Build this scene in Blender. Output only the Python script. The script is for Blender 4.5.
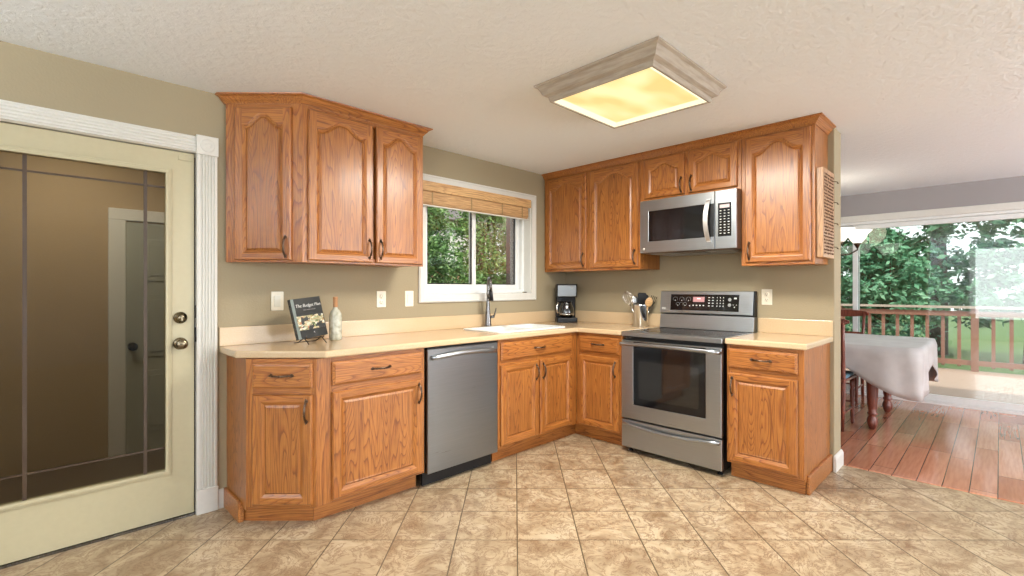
import bpy, math, random
from mathutils import Matrix, Vector
from mathutils.geometry import tessellate_polygon
PI = math.pi; R2 = math.sqrt(2)
S = bpy.context.scene
for o in list(bpy.data.objects): bpy.data.objects.remove(o)
C = S.collection

# ------------------------------------------------------------------ camera
D, H, R0, F = 4.95, 1.248, .518, 485.0
cam = bpy.data.cameras.new('camera'); camo = bpy.data.objects.new('camera', cam); C.objects.link(camo)
camo.location = (-(D+R0)/R2, -(D-R0)/R2, H); camo.rotation_euler = (PI/2, 0, -PI/4)
cam.sensor_width = 36; cam.lens = F/1024*36; cam.shift_x = -3/1024; cam.clip_start = .05; cam.clip_end = 200
S.camera = camo
UPL = 150

# ------------------------------------------------------------------ exposure, world, sun
S.view_settings.view_transform = 'Standard'; S.view_settings.look = 'None'
S.view_settings.gamma = 1; S.view_settings.use_curve_mapping = False
S.view_settings.exposure = 0.12
S.cycles.max_bounces = 8; S.cycles.diffuse_bounces = 5; S.cycles.glossy_bounces = 4; S.cycles.transmission_bounces = 6; S.cycles.transparent_max_bounces = 12
S.cycles.caustics_reflective = False; S.cycles.caustics_refractive = False
S.cycles.sample_clamp_indirect = 4
S.cycles.use_denoising = True
W = bpy.data.worlds.new('sky'); S.world = W; W.use_nodes = True
wn = W.node_tree; bg = wn.nodes['Background']
sk = wn.nodes.new('ShaderNodeTexSky'); sk.sky_type = 'HOSEK_WILKIE'; sk.turbidity = 6; sk.sun_direction = Vector((-.45, -.6, .75)).normalized()
mx = wn.nodes.new('ShaderNodeMixRGB'); mx.inputs[0].default_value = .7; mx.inputs[2].default_value = (1, 1, 1, 1)
wn.links.new(sk.outputs[0], mx.inputs[1]); wn.links.new(mx.outputs[0], bg.inputs[0]); bg.inputs[1].default_value = 2.2
sun = bpy.data.lights.new('sun', 'SUN'); sun.energy = 4.0; sun.angle = .03; sun.color = (1, .95, .86)
so = bpy.data.objects.new('sun', sun); C.objects.link(so)
so.rotation_euler = Vector((-.45, -.6, .75)).to_track_quat('Z', 'Y').to_euler()

def area(name, loc, aim, sx, sy, power, col=(1, 1, 1), spread=PI):
    l = bpy.data.lights.new(name, 'AREA'); l.shape = 'RECTANGLE'; l.size = sx; l.size_y = sy; l.energy = power; l.color = col; l.spread = spread
    o = bpy.data.objects.new(name, l); C.objects.link(o); o.location = loc
    o.rotation_euler = (Vector(loc)-Vector(aim)).to_track_quat('Z', 'Y').to_euler(); return o
# added area lamps at made-up window openings behind the camera, brightening the room
area('added_back_fill', (-.98, -7.38, 1.35), (-1.2, 0, 1.25), 1.8, 1.7, 88, (.94, .97, 1))
area('added_side_fill', (-6.38, -4.2, 1.35), (0, -3.6, 1.25), 3.0, 1.7, 70, (.94, .97, 1))
# added dining fill lamp, then sky portals at sink window and glass doors
area('added_dining_fill', (1.1, -6.38, 1.4), (1.3, 0, 1.9), 1.2, 1.6, 75, (.95,.98,1))
for nm, loc, aim, sx_, sy_ in (('sky_portal_sink', (-1.12,.17,1.63), (-1.12,-2,1.63), 1.2, .88), ('sky_portal_patio', (3.13,-2.1,1.01), (0,-2.1,1.01), 2.7, 2.02)):
    area(nm, loc, aim, sx_, sy_, 1).data.cycles.is_portal = True

# ------------------------------------------------------------------ mesh builder
class MB:
    def __init__(s): s.v = []; s.f = []; s.m = []; s.s = []; s.M = Matrix()
    def vert(s, p): s.v.append(tuple(s.M @ Vector(p))); return len(s.v)-1
    def face(s, idx, m=0, sm=False): s.f.append(tuple(idx)); s.m.append(m); s.s.append(sm)
    def box(s, x0, x1, y0, y1, z0, z1, m=0):
        i = [s.vert(p) for p in ((x0,y0,z0),(x1,y0,z0),(x1,y1,z0),(x0,y1,z0),(x0,y0,z1),(x1,y0,z1),(x1,y1,z1),(x0,y1,z1))]
        for q in ((0,3,2,1),(4,5,6,7),(0,1,5,4),(1,2,6,5),(2,3,7,6),(3,0,4,7)): s.face([i[k] for k in q], m)
        return s
    def prism(s, outer, a0, a1, holes=(), ax='z', m=0, sm=False):
        # 2D polygon extruded along ax. ax z: (u,v,w) ; y: (u,w,v) ; x: (w,u,v)
        mp = {'z': lambda u,v,w: (u,v,w), 'y': lambda u,v,w: (u,w,v), 'x': lambda u,v,w: (w,u,v)}[ax]
        loops = [list(outer)]+[list(h) for h in holes]
        tris = tessellate_polygon([[Vector((p[0],p[1],0)) for p in l] for l in loops]) if (holes or len(outer) > 4) else None
        flat = [p for l in loops for p in l]
        b = [s.vert(mp(p[0],p[1],a0)) for p in flat]; t = [s.vert(mp(p[0],p[1],a1)) for p in flat]
        if tris is None or (not holes and convex(outer)):
            s.face(b[::-1], m); s.face(t, m)
        else:
            for q in tris: s.face([b[k] for k in q][::-1], m); s.face([t[k] for k in q], m)
        k = 0
        for l in loops:
            n = len(l)
            for i in range(n):
                j = (i+1) % n; s.face((b[k+i], b[k+j], t[k+j], t[k+i]), m, sm)
            k += n
        return s
    def tube(s, pts, r, n=8, m=0, closed=False, flat=1.0):
        P = [Vector(p) for p in pts]; N = len(P); rr = r if isinstance(r, (list, tuple)) else [r]*N
        rings = []; up = None
        for i in range(N):
            a = P[(i-1) % N] if (closed or i > 0) else P[i]; b = P[(i+1) % N] if (closed or i < N-1) else P[i]
            t = (b-a).normalized()
            if up is None:
                up = Vector((0,0,1)) if abs(t.z) < .9 else Vector((1,0,0))
            x = t.cross(up)
            if x.length < 1e-5: x = t.cross(Vector((0,1,0)))
            x.normalize(); y = x.cross(t).normalized(); up = y
            rings.append([s.vert(P[i]+x*math.cos(k*2*PI/n)*rr[i]+y*math.sin(k*2*PI/n)*rr[i]*flat) for k in range(n)])
        for i in range(N if closed else N-1):
            A, B = rings[i], rings[(i+1) % N]
            for k in range(n): s.face((A[k], A[(k+1)%n], B[(k+1)%n], B[k]), m, True)
        if not closed: s.face(rings[0][::-1], m); s.face(rings[-1], m)
        return s
    def lathe(s, prof, c=(0,0,0), n=24, m=0, ax='z', sm=True, sx=1, sy=1):
        rings = []
        for r, z in prof:
            ring = []
            for k in range(n):
                a = k*2*PI/n; u, v = r*math.cos(a)*sx, r*math.sin(a)*sy
                p = {'z': (u,v,z), 'y': (u,z,v), 'x': (z,u,v)}[ax]
                ring.append(s.vert((c[0]+p[0], c[1]+p[1], c[2]+p[2])))
            rings.append(ring)
        for A, B in zip(rings, rings[1:]):
            for k in range(n): s.face((A[k], A[(k+1)%n], B[(k+1)%n], B[k]), m, sm)
        if prof[0][0] > 1e-6: s.face(rings[0][::-1], m)
        if prof[-1][0] > 1e-6: s.face(rings[-1], m)
        return s
    def sweep(s, path, prof, m=0, closed=False, z=0):
        # path of (x,y); prof of (out,z) where out is to the right of travel
        N = len(path); rings = []
        for i in range(N):
            p = Vector(path[i]); a = Vector(path[i-1]) if (i > 0 or closed) else None; b = Vector(path[(i+1)%N]) if (i < N-1 or closed) else None
            d1 = (p-a).normalized() if a is not None else None; d2 = (b-p).normalized() if b is not None else None
            if d1 is None: d1 = d2
            if d2 is None: d2 = d1
            n1 = Vector((d1.y, -d1.x)); n2 = Vector((d2.y, -d2.x)); nn = (n1+n2); nn = nn/(1+n1.dot(n2))
            rings.append([s.vert((p.x+nn.x*o, p.y+nn.y*o, z+h)) for o, h in prof])
        K = len(prof)
        for i in range(N if closed else N-1):
            A, B = rings[i], rings[(i+1)%N]
            for k in range(K): s.face((A[k], B[k], B[(k+1)%K], A[(k+1)%K]), m)
        if not closed: s.face(rings[0], m); s.face(rings[-1][::-1], m)
        return s
    def build(s, name, mats, parent=None, bevel=0, seg=2, kind=None, loc=None, rz=0, angle=30):
        me = bpy.data.meshes.new(name); me.from_pydata(s.v, [], s.f)
        for mt in (mats if isinstance(mats, (list, tuple)) else [mats]): me.materials.append(mt)
        for p, k, sm in zip(me.polygons, s.m, s.s): p.material_index = k; p.use_smooth = sm
        me.validate(); me.update()
        o = bpy.data.objects.new(name, me); C.objects.link(o)
        if parent is not None: o.parent = parent
        if loc is not None: o.location = loc
        if rz: o.rotation_euler.z = rz
        if bevel:
            b = o.modifiers.new('edge', 'BEVEL'); b.width = bevel; b.segments = seg; b.limit_method = 'ANGLE'; b.angle_limit = math.radians(angle)
        if kind: o['kind'] = kind
        return o
def convex(P):
    sg = 0; n = len(P)
    for i in range(n):
        a, b, c = P[i], P[(i+1)%n], P[(i+2)%n]
        k = (b[0]-a[0])*(c[1]-b[1])-(b[1]-a[1])*(c[0]-b[0])
        if abs(k) < 1e-9: continue
        if sg == 0: sg = 1 if k > 0 else -1
        elif (k > 0) != (sg > 0): return False
    return True
def rect(x0, x1, y0, y1): return [(x0,y0),(x1,y0),(x1,y1),(x0,y1)]
def rrect(x0, x1, y0, y1, r, n=5):
    out = []
    for cx_, cy_, a in ((x1-r,y0+r,-90),(x1-r,y1-r,0),(x0+r,y1-r,90),(x0+r,y0+r,180)):
        for k in range(n+1):
            t = math.radians(a+90*k/n); out.append((cx_+r*math.cos(t), cy_+r*math.sin(t)))
    return out
def thing(name, label, cat, loc=(0,0,0), rz=0, group=None):
    o = bpy.data.objects.new(name, None); C.objects.link(o); o.location = loc; o.rotation_euler = (0,0,rz); o.empty_display_size = .1
    tag(o, label, cat, group); return o
def tag(o, label, cat=None, group=None, kind=None):
    o['label'] = label
    if cat: o['category'] = cat
    if group: o['group'] = group
    if kind: o['kind'] = kind
    return o
def text_obj(name, txt, size, mat, parent, loc, rot, shear=0, extr=.0006):
    cu = bpy.data.curves.new('t', 'FONT'); cu.body = txt; cu.size = size; cu.extrude = extr; cu.shear = shear; cu.align_x = 'CENTER'; cu.align_y = 'CENTER'
    t = bpy.data.objects.new('t', cu); C.objects.link(t)
    bpy.context.view_layer.update()
    me = bpy.data.meshes.new_from_object(t.evaluated_get(bpy.context.evaluated_depsgraph_get()))
    bpy.data.objects.remove(t)
    me.materials.clear(); me.materials.append(mat)
    o = bpy.data.objects.new(name, me); C.objects.link(o); o.parent = parent; o.location = loc; o.rotation_euler = rot; return o

# ------------------------------------------------------------------ materials
class G:
    def __init__(s, name):
        s.mat = bpy.data.materials.new(name); s.mat.use_nodes = True; s.nt = s.mat.node_tree; s.b = s.nt.nodes['Principled BSDF']
    def n(s, t, **kw):
        nd = s.nt.nodes.new('ShaderNode'+t)
        for k, v in kw.items():
            if k.startswith('i_'):
                key = k[2:]; key = int(key) if key.isdigit() else key.replace('_', ' ')
                s.set(nd.inputs[key], v)
            else: setattr(nd, k, v)
        return nd
    def set(s, inp, v):
        if isinstance(v, bpy.types.NodeSocket): s.nt.links.new(v, inp)
        elif isinstance(v, bpy.types.Node): s.nt.links.new(v.outputs[0], inp)
        else:
            if isinstance(v, tuple) and len(v) == 3 and inp.type == 'RGBA': v = v+(1,)
            inp.default_value = v
    def math(s, op, a, b=0, c=0): return s.n('Math', operation=op, i_0=a, i_1=b, i_2=c).outputs[0]
    def vmath(s, op, a, b=(0,0,0)): return s.n('VectorMath', operation=op, i_0=a, i_1=b).outputs[0]
    def ramp(s, fac, stops):
        r = s.n('ValToRGB', i_0=fac); e = r.color_ramp.elements
        while len(e) < len(stops): e.new(.5)
        for k, (p, c) in enumerate(stops): e[k].position = p; e[k].color = tuple(c)+(1,)
        return r.outputs[0]
    def mix(s, f, a, b, bt='MIX'): return s.n('MixRGB', blend_type=bt, i_0=f, i_1=a, i_2=b).outputs[0]
    def obj(s): return s.n('TexCoord').outputs['Object']
    def bump(s, h, st=.1, d=.01):
        s.set(s.b.inputs['Normal'], s.n('Bump', i_Strength=st, i_Distance=d, i_Height=h).outputs[0])
    def p(s, **kw):
        for k, v in kw.items(): s.set(s.b.inputs[k.replace('_', ' ')], v)
        return s.mat
def plain(name, col, rough=.5, metal=0, **kw):
    g = G(name); ob = g.obj()
    nz = g.n('TexNoise', i_Vector=ob, i_Scale=35.0, i_Detail=3.0).outputs[0]
    c = g.mix(.5, col, g.ramp(nz, [(0, tuple(x*.9 for x in col)), (1, tuple(min(1, x*1.1) for x in col))]))
    return g.p(Base_Color=c, Roughness=rough, Metallic=metal, **kw)

def oak(name, axis, light=(.425,.162,.034), mid=(.315,.098,.018), dark=(.145,.036,.008), boards=True):
    g = G(name); ob = g.obj(); rnd = g.n('ObjectInfo').outputs['Random']
    off = g.n('CombineXYZ', i_0=g.math('MULTIPLY', rnd, 17.3), i_1=g.math('MULTIPLY', rnd, 9.1), i_2=g.math('MULTIPLY', rnd, 31.7)).outputs[0]
    sep = g.n('SeparateXYZ', i_0=ob)
    p = ob
    if boards:   # glued-up boards ~11 cm wide, each with its own figure
        across = sep.outputs['X'] if axis != 'x' else sep.outputs['Z']
        cell = g.math('FLOOR', g.math('DIVIDE', g.math('ADD', across, g.math('MULTIPLY', rnd, .07)), .115))
        wn_ = g.n('TexWhiteNoise', noise_dimensions='1D', i_W=g.math('ADD', cell, g.math('MULTIPLY', rnd, 77.0)))
        p = g.vmath('ADD', ob, g.n('VectorMath', operation='SCALE', i_0=wn_.outputs['Color'], i_Scale=6.0).outputs[0])
    p = g.vmath('ADD', p, off)
    lo = .10
    sc = {'z': (1,1,lo), 'x': (lo,1,1), 'y': (1,lo,1)}[axis]
    q = g.vmath('MULTIPLY', p, sc)
    n1 = g.n('TexNoise', i_Vector=q, i_Scale=8.0, i_Detail=1.0, i_Roughness=.4, i_Distortion=.12).outputs[0]
    wob = g.n('TexNoise', i_Vector=g.vmath('MULTIPLY', q, (6,6,6)), i_Scale=9.0, i_Detail=2.0).outputs[0]
    ring = g.math('FRACT', g.math('ADD', g.math('MULTIPLY', n1, 34.0), g.math('MULTIPLY', wob, .55)))
    fine = g.n('TexNoise', i_Vector=g.vmath('MULTIPLY', p, {'z': (1,1,.035), 'x': (.035,1,1), 'y': (1,.035,1)}[axis]), i_Scale=150.0, i_Detail=3.0, i_Roughness=.65).outputs[0]
    broad = g.n('TexNoise', i_Vector=q, i_Scale=3.0, i_Detail=2.0).outputs[0]
    base = g.ramp(ring, [(0.0, light), (.52, light), (.78, mid), (.92, dark), (1.0, light)])
    pores = g.ramp(fine, [(.38, (.42,.34,.28)), (.53, (1,1,1))])
    c = g.mix(.85, base, pores, 'MULTIPLY')
    c = g.mix(.22, c, g.ramp(broad, [(.3, mid), (.7, light)]))
    if boards:
        c = g.mix(.5, c, g.ramp(wn_.outputs['Value'], [(0, (.76,.74,.70)), (1, (1,1,1))]), 'MULTIPLY')
    g.bump(g.math('MULTIPLY', fine, ring), .12, .003)
    return g.p(Base_Color=c, Roughness=.36, Coat_Weight=.25, Coat_Roughness=.22)
OV, OH, OY = oak('oak_upright_grain', 'z'), oak('oak_level_grain', 'x', boards=False), oak('oak_cross_grain', 'y', boards=False)
OF = oak('oak_face_grain', 'z', boards=False)
OAK = [OF, OH, OV, OY]     # 0 stiles, 1 rails, 2 panels, 3 depth direction

def wallpaint(name, col):
    g = G(name); ob = g.obj()
    n = g.n('TexNoise', i_Vector=ob, i_Scale=90.0, i_Detail=4.0).outputs[0]; n2 = g.n('TexNoise', i_Vector=ob, i_Scale=1.2).outputs[0]
    c = g.mix(.5, col, g.ramp(n2, [(.3, tuple(x*.94 for x in col)), (.7, tuple(x*1.06 for x in col))]))
    g.bump(n, .25, .004); return g.p(Base_Color=c, Roughness=.75)
TAN = wallpaint('khaki_wall_paint', (.335,.278,.178)); GREY = wallpaint('mauve_grey_wall_paint', (.34,.32,.325))
FAM = wallpaint('family_room_paint', (.62,.66,.72))
g = G('textured_ceiling'); ob = g.obj()
n = g.n('TexNoise', i_Vector=ob, i_Scale=28.0, i_Detail=5.0, i_Roughness=.6).outputs[0]
g.bump(g.ramp(n, [(.42, (0,0,0)), (.6, (1,1,1))]), .3, .006); CEIL = g.p(Base_Color=(.84,.89,.94), Roughness=.85)
WHT = plain('white_painted_trim', (.70,.69,.65), .35); WHT2 = plain('white_vinyl', (.80,.82,.82), .3)
CREAM = plain('cream_door_paint', (.50,.45,.295), .35)
PLATE = plain('almond_plate', (.80,.75,.62), .35); BLK = plain('black_plastic', (.009,.009,.010), .38, Specular_IOR_Level=.3); DRK = plain('dark_gap', (.02,.014,.01), .6)
SLOT = plain('slot_grey', (.10,.09,.08), .5)
g = G('laminate_countertop'); ob = g.obj()
n = g.n('TexNoise', i_Vector=ob, i_Scale=160.0, i_Detail=4.0).outputs[0]; n2 = g.n('TexNoise', i_Vector=ob, i_Scale=4.0).outputs[0]
c = g.mix(.5, g.ramp(n, [(.35, (.55,.40,.235)), (.65, (.66,.50,.32))]), g.ramp(n2, [(.3, (.58,.43,.26)), (.7, (.63,.475,.295))]))
LAM = g.p(Base_Color=c, Roughness=.22, Coat_Weight=.3, Coat_Roughness=.1)

g = G('mottled_stone_tile'); ob = g.obj(); sp = g.n('SeparateXYZ', i_0=ob)
u = g.math('DIVIDE', g.math('ADD', g.math('MULTIPLY', g.math('ADD', sp.outputs[0], sp.outputs[1]), 1/R2), D-2.711+.0), .309)
v = g.math('DIVIDE', g.math('ADD', g.math('MULTIPLY', g.math('SUBTRACT', sp.outputs[0], sp.outputs[1]), 1/R2), R0-.011), .306)
def edge(t):
    fr = g.math('SUBTRACT', t, g.math('FLOOR', t)); return g.math('MINIMUM', fr, g.math('SUBTRACT', 1.0, fr))
gm = g.math('MINIMUM', g.math('MULTIPLY', edge(u), 1.25), edge(v))
grout = g.math('LESS_THAN', gm, .0105)
cell = g.n('CombineXYZ', i_0=g.math('FLOOR', u), i_1=g.math('FLOOR', v)).outputs[0]
wnz = g.n('TexWhiteNoise', noise_dimensions='3D', i_0=cell)
pos = g.vmath('ADD', ob, g.n('VectorMath', operation='SCALE', i_0=wnz.outputs['Color'], i_Scale=9.0).outputs[0])
n1 = g.n('TexNoise', i_Vector=pos, i_Scale=5.5, i_Detail=7.0, i_Roughness=.62, i_Distortion=.8).outputs[0]
n2 = g.n('TexNoise', i_Vector=pos, i_Scale=7.0, i_Detail=8.0, i_Roughness=.7, i_Distortion=2.2).outputs[0]
vein = g.math('ABSOLUTE', g.math('SUBTRACT', n2, .5))
base = g.ramp(n1, [(.30, (.25,.165,.09)), (.42, (.36,.265,.165)), (.54, (.49,.385,.25)), (.72, (.60,.505,.36))])
c = g.mix(g.ramp(vein, [(0, (.85,.85,.85)), (.035, (0,0,0))]), base, (.20,.105,.055))
c = g.mix(.25, c, g.ramp(wnz.outputs['Value'], [(0, (.75,.72,.68)), (1, (1,1,1))]), 'MULTIPLY')
c = g.mix(grout, c, (.11,.075,.04))
g.bump(g.math('SUBTRACT', g.math('MULTIPLY', n1, .3), grout), .25, .003)
TILE = g.p(Base_Color=c, Roughness=.33)

g = G('cherry_plank_floor'); ob = g.obj(); sp = g.n('SeparateXYZ', i_0=ob)
row = g.math('FLOOR', g.math('DIVIDE', sp.outputs[1], .125)); fr = edge(g.math('DIVIDE', sp.outputs[1], .125))
rw = g.n('TexWhiteNoise', noise_dimensions='1D', i_W=row)
xs = g.math('DIVIDE', g.math('ADD', sp.outputs[0], g.math('MULTIPLY', rw.outputs['Value'], 1.3)), 1.1); fx = edge(xs)
pc = g.n('TexWhiteNoise', noise_dimensions='2D', i_0=g.n('CombineXYZ', i_0=row, i_1=g.math('FLOOR', xs)).outputs[0])
gr = g.n('TexNoise', i_Vector=g.vmath('MULTIPLY', ob, (.08,1,1)), i_Scale=60.0, i_Detail=3.0).outputs[0]
c = g.ramp(pc.outputs['Value'], [(0, (.44,.17,.095)), (.5, (.56,.25,.15)), (1, (.66,.33,.21))])
c = g.mix(.5, c, g.ramp(gr, [(.35, (.7,.62,.6)), (.6, (1,1,1))]), 'MULTIPLY')
gp = g.math('MAXIMUM', g.math('LESS_THAN', fr, .018), g.math('LESS_THAN', fx, .002))
c = g.mix(gp, c, (.06,.02,.01)); WOODF = g.p(Base_Color=c, Roughness=.16, Coat_Weight=.4, Coat_Roughness=.08)

def steel(name, col=(.42,.45,.48), rough=.30, axis=(1,1,.02)):
    g = G(name); ob = g.obj()
    n = g.n('TexNoise', i_Vector=g.vmath('MULTIPLY', ob, axis), i_Scale=300.0, i_Detail=2.0).outputs[0]
    c = g.ramp(n, [(.3, tuple(x*.92 for x in col)), (.7, col)])
    r = g.n('MapRange', i_0=n, i_3=rough-.05, i_4=rough+.06).outputs[0]
    return g.p(Base_Color=c, Roughness=r, Metallic=1.0)
STL = steel('brushed_stainless_steel', axis=(.02,1,1)); STLD = steel('dark_stainless_steel', (.26,.27,.275), .30, (.02,1,1))
CHR = steel('polished_chrome', (.75,.75,.75), .1); NICK = steel('brushed_nickel', (.20,.19,.185), .26)
PUL = steel('aged_bronze_pull', (.13,.085,.06), .28); BRS = steel('antique_brass', (.22,.18,.12), .25); BRZ = steel('oil_rubbed_bronze', (.07,.05,.035), .35)
def glossy_black(name, col=(.006,.006,.007)): return plain(name, col, .06, 0, Coat_Weight=.6, Coat_Roughness=.03)
BGL = plain('black_ceramic_glass', (.005,.005,.006), .06); OVW = glossy_black('oven_window_glass', (.012,.011,.010))
def glass(name, tint=(.96,.98,.97), refl=.10):
    g = G(name); nt = g.nt; out = nt.nodes['Material Output']
    tr = g.n('BsdfTransparent', i_0=tint); gl = g.n('BsdfGlossy', i_Roughness=.02, i_Color=(1,1,1))
    lw = g.n('Fresnel', i_IOR=1.5); f = g.math('MULTIPLY', g.math('MULTIPLY', lw.outputs[0], 2.0), refl*10)
    f = g.math('MINIMUM', f, .6)
    ms = g.n('MixShader', i_0=f, i_1=tr.outputs[0], i_2=gl.outputs[0]); nt.links.new(ms.outputs[0], out.inputs[0]); return g.mat
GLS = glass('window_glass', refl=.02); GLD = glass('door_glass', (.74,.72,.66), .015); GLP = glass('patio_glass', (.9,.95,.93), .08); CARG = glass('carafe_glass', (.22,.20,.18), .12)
def emis(name, col, st, cloud=None):
    g = G(name); c = col
    if cloud:
        n = g.n('TexNoise', i_Vector=g.vmath('MULTIPLY', g.obj(), (1, 2.2, 1)), i_Scale=3.2, i_Detail=1.0).outputs[0]
        c = g.ramp(n, [(.35, cloud), (.62, col)])
    return g.p(Base_Color=(.25,.25,.25), Emission_Color=c, Emission_Strength=st, Roughness=.4)
DIFF = emis('lit_acrylic_diffuser', (1.0,.90,.44), .92, (.90,.64,.20))
SHD = emis('lit_opal_glass', (1,.93,.80), 1.25)
RED = emis('red_display', (.62,.03,.05), .6); REDW = emis('display_digits', (1,.75,.75), 1.2); PNK = emis('clock_display', (.8,.45,.45), .6)
INK = plain('white_print', (.62,.62,.60), .5); DIG = plain('grey_print', (.28,.28,.28), .5)
g = G('whitewashed_oak'); ob = g.obj()
n = g.n('TexNoise', i_Vector=g.vmath('MULTIPLY', ob, (.12,1,1)), i_Scale=70.0, i_Detail=4.0).outputs[0]
WASHX = g.p(Base_Color=g.ramp(n, [(.35, (.33,.275,.215)), (.6, (.42,.36,.29))]), Roughness=.55)
g = G('whitewashed_oak_cross'); ob = g.obj()
n = g.n('TexNoise', i_Vector=g.vmath('MULTIPLY', ob, (1,.12,1)), i_Scale=70.0, i_Detail=4.0).outputs[0]
WASHY = g.p(Base_Color=g.ramp(n, [(.35, (.33,.275,.215)), (.6, (.42,.36,.29))]), Roughness=.55)
g = G('woven_wood_blind'); ob = g.obj(); sp = g.n('SeparateXYZ', i_0=ob)
n = g.n('TexNoise', i_Vector=g.vmath('MULTIPLY', ob, (.05,1,1)), i_Scale=220.0, i_Detail=2.0).outputs[0]
rib = g.math('PINGPONG', g.math('MULTIPLY', sp.outputs[2], 110.0), 1.0)
g.bump(rib, .5, .003)
BLIND = g.p(Base_Color=g.ramp(n, [(.35, (.36,.20,.085)), (.65, (.58,.36,.17))]), Roughness=.6)
BLIND2 = oak('pale_blind_wood', 'x', (.66,.42,.20), (.58,.34,.15), (.42,.22,.09), boards=False)
TAPE = plain('blind_tape', (.28,.19,.09), .8)

# ------------------------------------------------------------------ the setting
CZ = 2.345; T = .16
def struct(name, mb, mats, bevel=0, **k): return mb.build(name, mats, None, bevel, kind='structure', **k)
struct('floor', MB().prism([(-6.4,-7.4),(.19,-7.4),(.19,-2.338),(0,-2.338),(0,0),(0,T),(-6.4,T)], -.1, 0), TILE)
struct('floor_dining', MB().box(.19, 3.12, -6.4, T, -.1, 0), WOODF)
tag(struct('trim_1', MB().prism([(.180,-.002),(.186,.006),(.212,.006),(.222,-.002)], -6.4, -2.36, ax='y'), WOODF), 'low wooden strip where the tiles meet the planks')
struct('ceiling', MB().box(-6.4, 3.12, -7.4, T, CZ, CZ+.2), CEIL)
# wall with the sink window and the glazed door
WX0, WX1, WZ0, WZ1 = -1.72, -.52, 1.19, 2.07
DX0, DX1, DZ1 = -4.10, -3.215, 2.0
mb = MB(); mb.prism([(-6.4,0),(DX0,0),(DX0,DZ1),(DX1,DZ1),(DX1,0),(3.12,0),(3.12,CZ),(-6.4,CZ)], 0, T, holes=[rect(WX0,WX1,WZ0,WZ1)[::-1]], ax='y')
struct('wall_window', mb, TAN)
struct('wall_range', MB().box(0, .19, -2.338, 0, 0, CZ), TAN, bevel=.006)
PY0, PY1, PZ1 = -3.45, -.75, 2.02
mb = MB(); mb.prism([(-6.4,0),(PY0,0),(PY0,PZ1),(PY1,PZ1),(PY1,0),(0,0),(0,CZ),(-6.4,CZ)], 3.0, 3.12, ax='x'); struct('wall_dining', mb, GREY)
mb = MB(); mb.prism([(-7.4,0),(0,0),(0,CZ),(-7.4,CZ)], -6.5, -6.4, holes=[rect(-5.8,-2.6,.5,2.2)[::-1]], ax='x'); struct('wall_side', mb, FAM)
mb = MB(); mb.prism([(-6.4,0),(.2,0),(.2,CZ),(-6.4,CZ)], -7.5, -7.4, holes=[rect(-1.92,-.02,.5,2.2)[::-1]], ax='y'); struct('wall_back', mb, FAM)
mb = MB(); mb.prism([(.2,0),(3.12,0),(3.12,CZ),(.2,CZ)], -6.5, -6.4, holes=[rect(.5,1.7,.6,2.2)[::-1]], ax='y'); struct('wall_dining_back', mb, GREY)
struct('wall_jog', MB().box(.1, .2, -7.4, -6.4, 0, CZ), FAM)
# baseboards
BB = [(0,0),(.014,0),(.014,.085),(.009,.10),(.004,.108),(0,.108)]
struct('baseboard_range', MB().sweep([(0,-2.335),(0,-2.338),(.19,-2.338),(.19,-.02)][::1], BB), WHT)
struct('baseboard_window', MB().sweep([(-6.4,0),(-4.19,0)], BB), WHT)
struct('baseboard_dining', MB().sweep([(3.0,-.015),(3.0,-.66)], BB).sweep([(3.0,-3.54),(3.0,-6.4)], BB), WHT)
struct('baseboard_side', MB().sweep([(-6.4,-7.4),(-6.4,-.02)], BB), WHT)

# kitchen window -----------------------------------------------------------
wi = thing('window_1', 'white framed sliding window above the sink', 'window'); del wi['category']; wi['kind'] = 'structure'
mb = MB()
ow = (-1.777, -.463, 1.135, 2.125)
casing = [(0,0),(0,.012),(-.004,.016),(-.018,.018),(-.046,.018),(-.056,.012),(-.058,0)]
def ring_frame(mb, x0, x1, z0, z1, w, y0, y1, m=0):
    mb.prism(rect(x0,x1,z0,z1), y0, y1, holes=[rect(x0+w,x1-w,z0+w,z1-w)[::-1]], ax='y', m=m)
ring_frame(mb, *ow, .060, -.018, 0); ring_frame(mb, ow[0]+.006, ow[1]-.006, ow[2]+.006, ow[3]-.006, .012, -.024, -.018)
mb.build('window_casing', WHT, wi, .003)
mb = MB()   # jamb liner
for a, b in (((WX0,WX0+.012),(WZ0,WZ1)),((WX1-.012,WX1),(WZ0,WZ1)),((WX0,WX1),(WZ0,WZ0+.012)),((WX0,WX1),(WZ1-.012,WZ1))): mb.box(a[0],a[1],0,.075,b[0],b[1])
mb.build('jamb', WHT, wi)
mb = MB(); ring_frame(mb, WX0+.012, WX1-.012, WZ0+.012, WZ1-.012, .035, .075, T-.005)
mb.build('window_frame', WHT2, wi, .003)
def sash(x0, x1, y, name):
    f = MB(); ring_frame(f, x0, x1, WZ0+.047, WZ1-.047, .042, y-.012, y+.012); f = f.build(name, WHT2, wi, .003)
    k = MB(); ring_frame(k, x0+.042, x1-.042, WZ0+.089, WZ1-.089, .009, y-.004, y+.004); k.build('gasket', BLK, f)
    MB().box(x0+.042, x1-.042, y-.002, y+.002, WZ0+.089, WZ1-.089).build('pane', GLS, f); return f
s1 = sash(-1.673, -1.125, .100, 'sash'); s2 = sash(-1.165, -.567, .128, 'sash')
MB().box(-1.150,-1.138,.076,.088,1.50,1.58).build('latch', WHT2, s1, .003)
MB().tube([(-.60,.03,1.208),(-.57,.025,1.208),(-.55,.03,1.208)], .006, 6).build('lock_lever', BRS, wi)

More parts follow.
